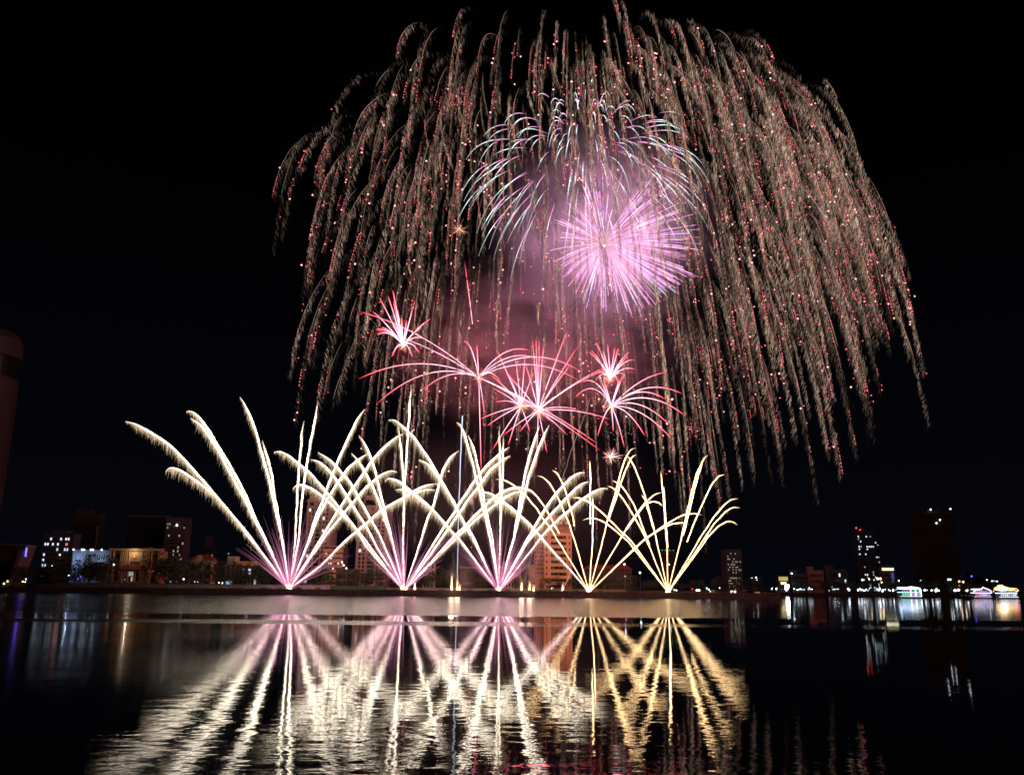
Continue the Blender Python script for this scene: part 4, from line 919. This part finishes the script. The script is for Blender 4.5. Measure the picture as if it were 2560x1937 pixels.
lamp(1966, 1473, 703, .9, M_WHITE, 'bright lamp right under the brightest floodlight')
lamp(1979, 1433, 735, .55, M_WHITE, 'lone high white lamp above the brightest floodlight')
for x, y, r, mt, lab in ((1815, 1442, .4, M_WHITE, 'small lamp just left of the slim tower foot'), (1890, 1443, .5, M_WHITE, 'larger lamp right of the slim tower'), (1880, 1444, .3, M_WHITE, 'smaller lamp right of the slim tower'), (1892, 1449, .3, M_WARML, 'lamp directly below the larger one right of the slim tower'),
  (2156, 1449, .6, M_WHITE, 'white lamp left of the slant topped tower foot'), (2173, 1447, .45, M_WARML, 'yellow lamp at the slant topped tower foot'), (2194, 1446, .7, M_WARML, 'left one of two big lamps at the slant topped tower'), (2201, 1446, .65, M_WARML, 'right one of two big lamps at the slant topped tower'), (2204, 1455, .4, M_WARML, 'lower warm lamp under the two big lamps'), (2247, 1451, .5, M_WHITE, 'lamp above the blue boat'),
  (2371, 1448, .5, M_WHITE, 'left white lamp under the brown tower'), (2376, 1448, .5, M_WHITE, 'right white lamp under the brown tower'), (2398, 1453, .5, M_WARML, 'left warm lamp right of the brown tower'), (2408, 1454, .5, M_WARML, 'right warm lamp right of the brown tower'), (2398, 1464, .5, M_REDL, 'red lamp right of the brown tower'), (2302, 1450, .3, M_WHITE, 'tiny lamp left of the brown tower'),
  (2429, 1440, .55, M_BLUEL, 'blue violet light above the middle boat'), (2467, 1449, .35, M_WHITE, 'tiny lamp above the middle boat'), (2480, 1452, .35, M_WHITE, 'first of four tiny lamps above the rightmost boat'), (2485, 1452, .3, M_WHITE, 'second of four tiny lamps above the rightmost boat'), (2489, 1452.5, .3, M_WHITE, 'third of four tiny lamps above the rightmost boat'), (2493, 1452.5, .35, M_WHITE, 'fourth of four tiny lamps above the rightmost boat')):
    lamp(x, y, 712, r, mt, lab)
for x, y, r, mt, lab in ((57, 1453, .22, M_WARML, 'warm lamp at the far left bank end'), (63, 1454, .18, M_WARML, 'second warm lamp at the far left bank end'), (65, 1447, .2, M_WHITE, 'pale lamp above the warm ones far left'), (172, 1438, .18, M_WHITE, 'small white lamp under the broad dark tree'), (202, 1441, .22, M_BLUEL, 'upper blue violet lamp under the tallest dark tree'), (195, 1446, .18, M_BLUEL, 'lower blue violet lamp under the tallest dark tree'),
  (312, 1448, .2, M_BLUEL, 'violet lamp under the red roofed porch'), (459, 1447, .3, M_WHITE, 'white lamp left of the cream house'), (487, 1454, .2, M_WARML, 'left low lamp on the fence below the cream house'), (494, 1455, .2, M_WARML, 'right low lamp on the fence below the cream house'), (547, 1456, .22, M_WARML, 'left one of two lamps below the terrace'), (556, 1457, .22, M_WARML, 'right one of two lamps below the terrace'),
  (855, 1405, .3, M_WHITE, 'upper white lamp beside the orange banded block'), (866, 1420, .3, M_WHITE, 'lower white lamp beside the orange banded block'), (1561, 1410, .35, M_WHITE, 'lone lamp above the long red tiled building'), (1600, 1431, .4, M_WHITE, 'lamp left of the unlit block'), (1563, 1440, .25, M_COLD, 'pale lamp at the red tiled building')):
    lamp(x, y, 436, r, mt, lab)
for x, y, r, mt, lab in ((1686, 1474, .2, M_WHITE, 'first white lamp right of the last fan base'), (1691, 1475, .25, M_WHITE, 'second white lamp right of the last fan base'), (1731, 1472, .2, M_REDL, 'red lamp between last fan and kiosk'), (1742, 1475, .35, M_WARML, 'left one of two bright lamps before the kiosk'), (1748, 1475, .35, M_WHITE, 'right one of two bright lamps before the kiosk'), (1767, 1470, .25, M_WHITE, 'higher lamp before the kiosk'), (1772, 1473, .25, M_WHITE, 'middle lamp before the kiosk'), (1776, 1478, .2, M_WHITE, 'lowest lamp before the kiosk'), (1799, 1469, .2, M_WHITE, 'tiny lamp above the kiosk')):
    lamp(x, y, 426, r, mt, lab)

# kiosks and clutter on the bank
b = Bld('low lit kiosk with open white front on the bank right of the fans', 1787, 1842, 1474, 424, 6, pmat('kiosk_wall', (.4, .25, .2), .8), 'kiosk', 'kiosk')
b.body(); b.part('roof', MB().box(-b.hw-.4, b.hw+.4, -.8, 6.4, b.h, b.h+.18), W_GREY); b.part('open_front', MB().box(b.hw*.42, b.hw*.92, -.12, -.02, .3, b.h*.8), emat('kiosk_light', (1, .9, .8), 1.2, 'NONE')); b.part('pillar', MB().box(b.hw*.64, b.hw*.7, -.3, -.13, 0, b.h), W_GREY)
b = Bld('dim brown stall right of the lit kiosk at the end of the bank', 1868, 1910, 1476, 424, 6, W_BROWN, 'kiosk', 'kiosk')
b.body(); b.part('roof', MB().box(-b.hw-.5, b.hw+.5, -.9, 6.4, b.h, b.h+.2), W_BRICKO); b.part('open_front', MB().box(b.hw*-.2, b.hw*.5, -.12, -.02, .2, b.h*.6), emat('stall_light', (1, .5, .25), .35, 'NONE'))
def rack(x, label, Y=411.5, wd=2.4, n=6):
    o = tag(empty('mortar_rack', (PX(x, Y), Y, GZ+.25)), label, 'mortar rack', 'firework mortar racks on the bank')
    MB().box(-wd/2, wd/2, -.35, .35, .05, .22).build('base_board', M_BARK, o); MB().box(-wd/2, wd/2, -.3, -.24, .45, .55).box(-wd/2, wd/2, .24, .3, .45, .55).build('rail', M_BARK, o)
    for i in range(n): MB().cyl(-wd/2+wd*(i+.5)/n, 0, .22, .85, .13, .13, 8).build('mortar_tube', W_METAL, o)
for x, lab in ((660, 'mortar rack at the fence left of the leftmost fan'), (700, 'mortar rack just left of the leftmost fan base'), (745, 'mortar rack just right of the leftmost fan base'), (795, 'mortar rack midway between leftmost fan and green hoarding'), (985, 'mortar rack left of the second fan base'), (1050, 'mortar rack right of the second fan base'), (1105, 'mortar rack left of the tall launch flames'), (1175, 'mortar rack right of the tall launch flames'), (1225, 'mortar rack left of the third fan base'), (1270, 'mortar rack right of the third fan base'), (1360, 'mortar rack below the hotel'), (1440, 'mortar rack left of the fourth fan base'), (1500, 'mortar rack right of the fourth fan base'), (1600, 'mortar rack midway between the two golden fans')):
    rack(x, lab)
b3_ = 0
M_FLAME = emat('flame', (1.0, .62, .34), 5, 'AUTO')
for x, h_, lab in ((1037, 16, 'small launch flame right of the second fan base'), (1129, 34, 'tallest launch flame inside the smoke'), (1143, 20, 'middle launch flame inside the smoke'), (1149, 10, 'short launch flame at the right of the smoke trio'), (1304, 20, 'left launch flame below the hotel side'), (1324, 18, 'middle launch flame below the hotel side'), (1334, 10, 'short launch flame below the hotel side'), (1407, 14, 'small launch flame below the hotel front'), (1005, 12, 'tiny launch flame at the second fan base')):
    mp = 411/FPX; o = tag(empty('launch_flame', (PX(x, 411), 411, GZ+.3)), lab, 'flame', 'launch flames on the bank')
    f = MB(); n = 7; prof = [(0, .35), (.12, 1), (.3, .9), (.55, .5), (.8, .25), (1, .04)]
    for z, r in prof:
        for i in range(n): f.v.append((mp*2.6*r*math.cos(2*PI*i/n)+smooth_noise(3, 1, .12)[0]*z*mp*6, mp*2.6*r*math.sin(2*PI*i/n), z*h_*mp))
    for j in range(len(prof)-1):
        for i in range(n): f.f.append((j*n+i, j*n+(i+1) % n, (j+1)*n+(i+1) % n, (j+1)*n+i))
    f.build('flame_body', M_FLAME, o)
    if h_ >= 18: point_lamp((0, 0, h_*mp*.8), 1300, (1, .62, .45), o, 1.2)  # light added inside the flame so the smoke puff above shows
    k = 40; st = np.array(o.location)+np.stack([rng.normal(0, mp*2, k), rng.normal(0, mp*2, k), rng.uniform(.2, 1.2, k)*h_*mp], 1)
    put('sparks', [spindles(st, st+np.stack([rng.normal(0, .1, k), rng.normal(0, .1, k), rng.uniform(.4, 1.6, k)], 1), mp*.6, np.array([1.2, .6, .3]))], M_SPARK, o)
# rubble strewn along the quay top
rb = MB()
for i in range(420):
    x = PX(rng.uniform(150, 1930), 410); s = rng.uniform(.08, .35); y = rng.uniform(409, 411.2)
    rb.box(x-s*rng.uniform(.6, 2), x+s, y-s, y+s, GZ+.2, GZ+.25+s*rng.uniform(.5, 2.2), rng.uniform(.4, .9))
tag(rb.build('rubble', pmat('rubble_stone', (.22, .16, .14), .9, .4, 2)), 'loose stones and debris littering the top of the embankment', 'rubble', kind='stuff')

# ------------------------------------------------------------------ lit tour boats
def boat(x0, x1, Y, label, neon, style):
    X0, X1 = PX(x0, Y), PX(x1, Y); Lh = (X1-X0)/2
    o = tag(empty('tour_boat', ((X0+X1)/2, Y, 0)), label, 'boat')
    hull = MB(); 
    sec = [(-1, .25, 1.0), (-.9, .8, 0), (.75, 1, 0), (1.0, .3, .7)]
    for s, wd, up in sec:
        for (yy, z) in ((-2.6*wd, 1.5+up*.5), (-1.9*wd, -.3+up*.3), (1.9*wd, -.3+up*.3), (2.6*wd, 1.5+up*.5)): hull.v.append((s*Lh, yy, z))
    for j in range(3):
        for i in range(4): hull.f.append((j*4+i, j*4+(i+1) % 4, (j+1)*4+(i+1) % 4, (j+1)*4+i))
    hull.f += [(3, 2, 1, 0), (12, 13, 14, 15)]
    hull.build('hull', pmat('hull_paint', (.25, .25, .28), .5), o)
    E_ = lambda c, s: emat('led_light', c, s*1.7, 'AUTO')
    MB().box(-Lh*.82, Lh*.86, -2.3, 2.3, 1.52, 3.6).build('lower_deck', W_DARK, o)
    MB().box(-Lh*.78, Lh*.82, -2.2, 2.2, 3.85, 5.8).build('upper_deck', W_DARK, o)
    MB().box(-Lh*.88, Lh*.9, -2.6, 2.6, 3.62, 3.83).build('deck_rim', E_(neon[0], 2.6), o)
    MB().box(-Lh*.95, Lh*.98, -2.68, -2.62, 1.15, 1.35).build('waterline_lights', E_(neon[1], 1.6), o)
    for i in range(8):
        x = -Lh*.74+i*Lh*.205
        MB().box(x, x+Lh*.13, -2.36, -2.31, 1.9, 3.1).build('cabin_window', E_(neon[2+(i*len(neon[2:]))//8], .9), o)
        MB().box(x, x+Lh*.12, -2.26, -2.21, 4.3, 5.3).build('cabin_window', E_(neon[2+((7-i)*len(neon[2:]))//8], .6), o)
    if style == 'flat':
        MB().box(-Lh*.85, Lh*.05, -2.5, 2.5, 5.82, 6.9).build('roof_sign', E_(neon[0], 3.2), o); MB().prism([(Lh*.05, 5.82), (Lh*.88, 5.82), (Lh*.88, 6.5), (Lh*.2, 7.3)], -2.5, 2.5).build('roof', E_((.8, .9, 1), 2.2), o)
        for x in (-.02, .42, .9): MB().box(Lh*x, Lh*x+.25, -2.75, -2.6, 1.4, 5.6).build('light_post', E_((.8, .85, 1), 3), o)
    elif style == 'dragon':
        q = [(-.98, 4.2), (-.8, 5.4), (-.4, 5.9), (-.05, 6.2), (.1, 7.6), (.3, 6.9), (.62, 6.2), (.9, 5.4), (.98, 3.6)]
        W = np.array([(X0+X1)/2+0*Lh+np.array([a for a, _ in q])*Lh, np.full(len(q), Y-2.7), [b for _, b in q]]).T
        V, f, c = tube(resample(W, 40), .3, np.array([1.8, 1.8, 2.2]), 6); mesh_np('dragon_light_rope', V, f, M_SPARK, o, c)
        MB().prism([(-Lh*.9, 5.82), (Lh*.0, 5.82), (-Lh*.05, 6.6), (-Lh*.7, 6.4)], -2.4, 2.4).build('roof', E_((.9, .8, .95), 1.3), o)
    else:
        MB().prism([(-Lh*.98, 5.82), (Lh*.9, 5.82), (Lh*.98, 6.9), (Lh*.2, 7.2), (-Lh*.35, 8.3), (-Lh*.5, 9.1), (-Lh*.62, 8.0), (-Lh*.9, 7.2)], -2.4, 2.4).build('roof', E_((1, .55, .15), 2.6), o)
        MB().prism([(-Lh*.98, 5.5), (-Lh*.1, 5.5), (-Lh*.3, 7.4), (-Lh*.8, 6.9)], -2.7, -2.45).build('roof_panel', E_((1, .95, .85), 3), o)
        MB().box(Lh*.7, Lh*.95, -2.72, -2.5, 5.6, 6.8).build('red_sign', E_((1, .06, .05), 3), o)
boat(2244, 2300, 560, 'lit tour boat with blue white roof sign and green and magenta decks', [(.5, .7, 1), (.6, .8, 1), (.1, .9, .3), (.15, .8, .35), (.8, .2, .8), (.9, .3, .8), (.3, .6, .5)], 'flat')
boat(2428, 2474, 600, 'middle lit tour boat with white dragon shaped light rope and red bow', [(.8, .75, 1), (.5, .5, .6), (1, .1, .2), (.6, .4, .9), (.7, .6, 1), (.4, .3, .9)], 'dragon')
boat(2490, 2540, 590, 'rightmost lit tour boat with peaked orange roof', [(.85, .95, 1), (.9, .9, 1), (.5, .6, 1), (.9, .8, .5), (.3, .35, 1), (.8, .85, 1)], 'peaked')
b_ = tag(empty('small_boat', (PX(2414, 600), 600, 0)), 'dark small boat with few lights left of the middle tour boat', 'boat')
MB().box(-5, 5, -1.6, 1.6, -.2, 1.3, 1.15).build('hull', W_DARK, b_); MB().box(-3.5, 3, -1.3, 1.3, 1.52, 3.2, .9).build('cabin', W_DARK, b_)
for x in (-3.5, -1, 1.5, 3.5): MB().cyl(x, -1.7, 1.8, 2.1, .18, .18, 6).build('lamp', M_DIMC, b_)
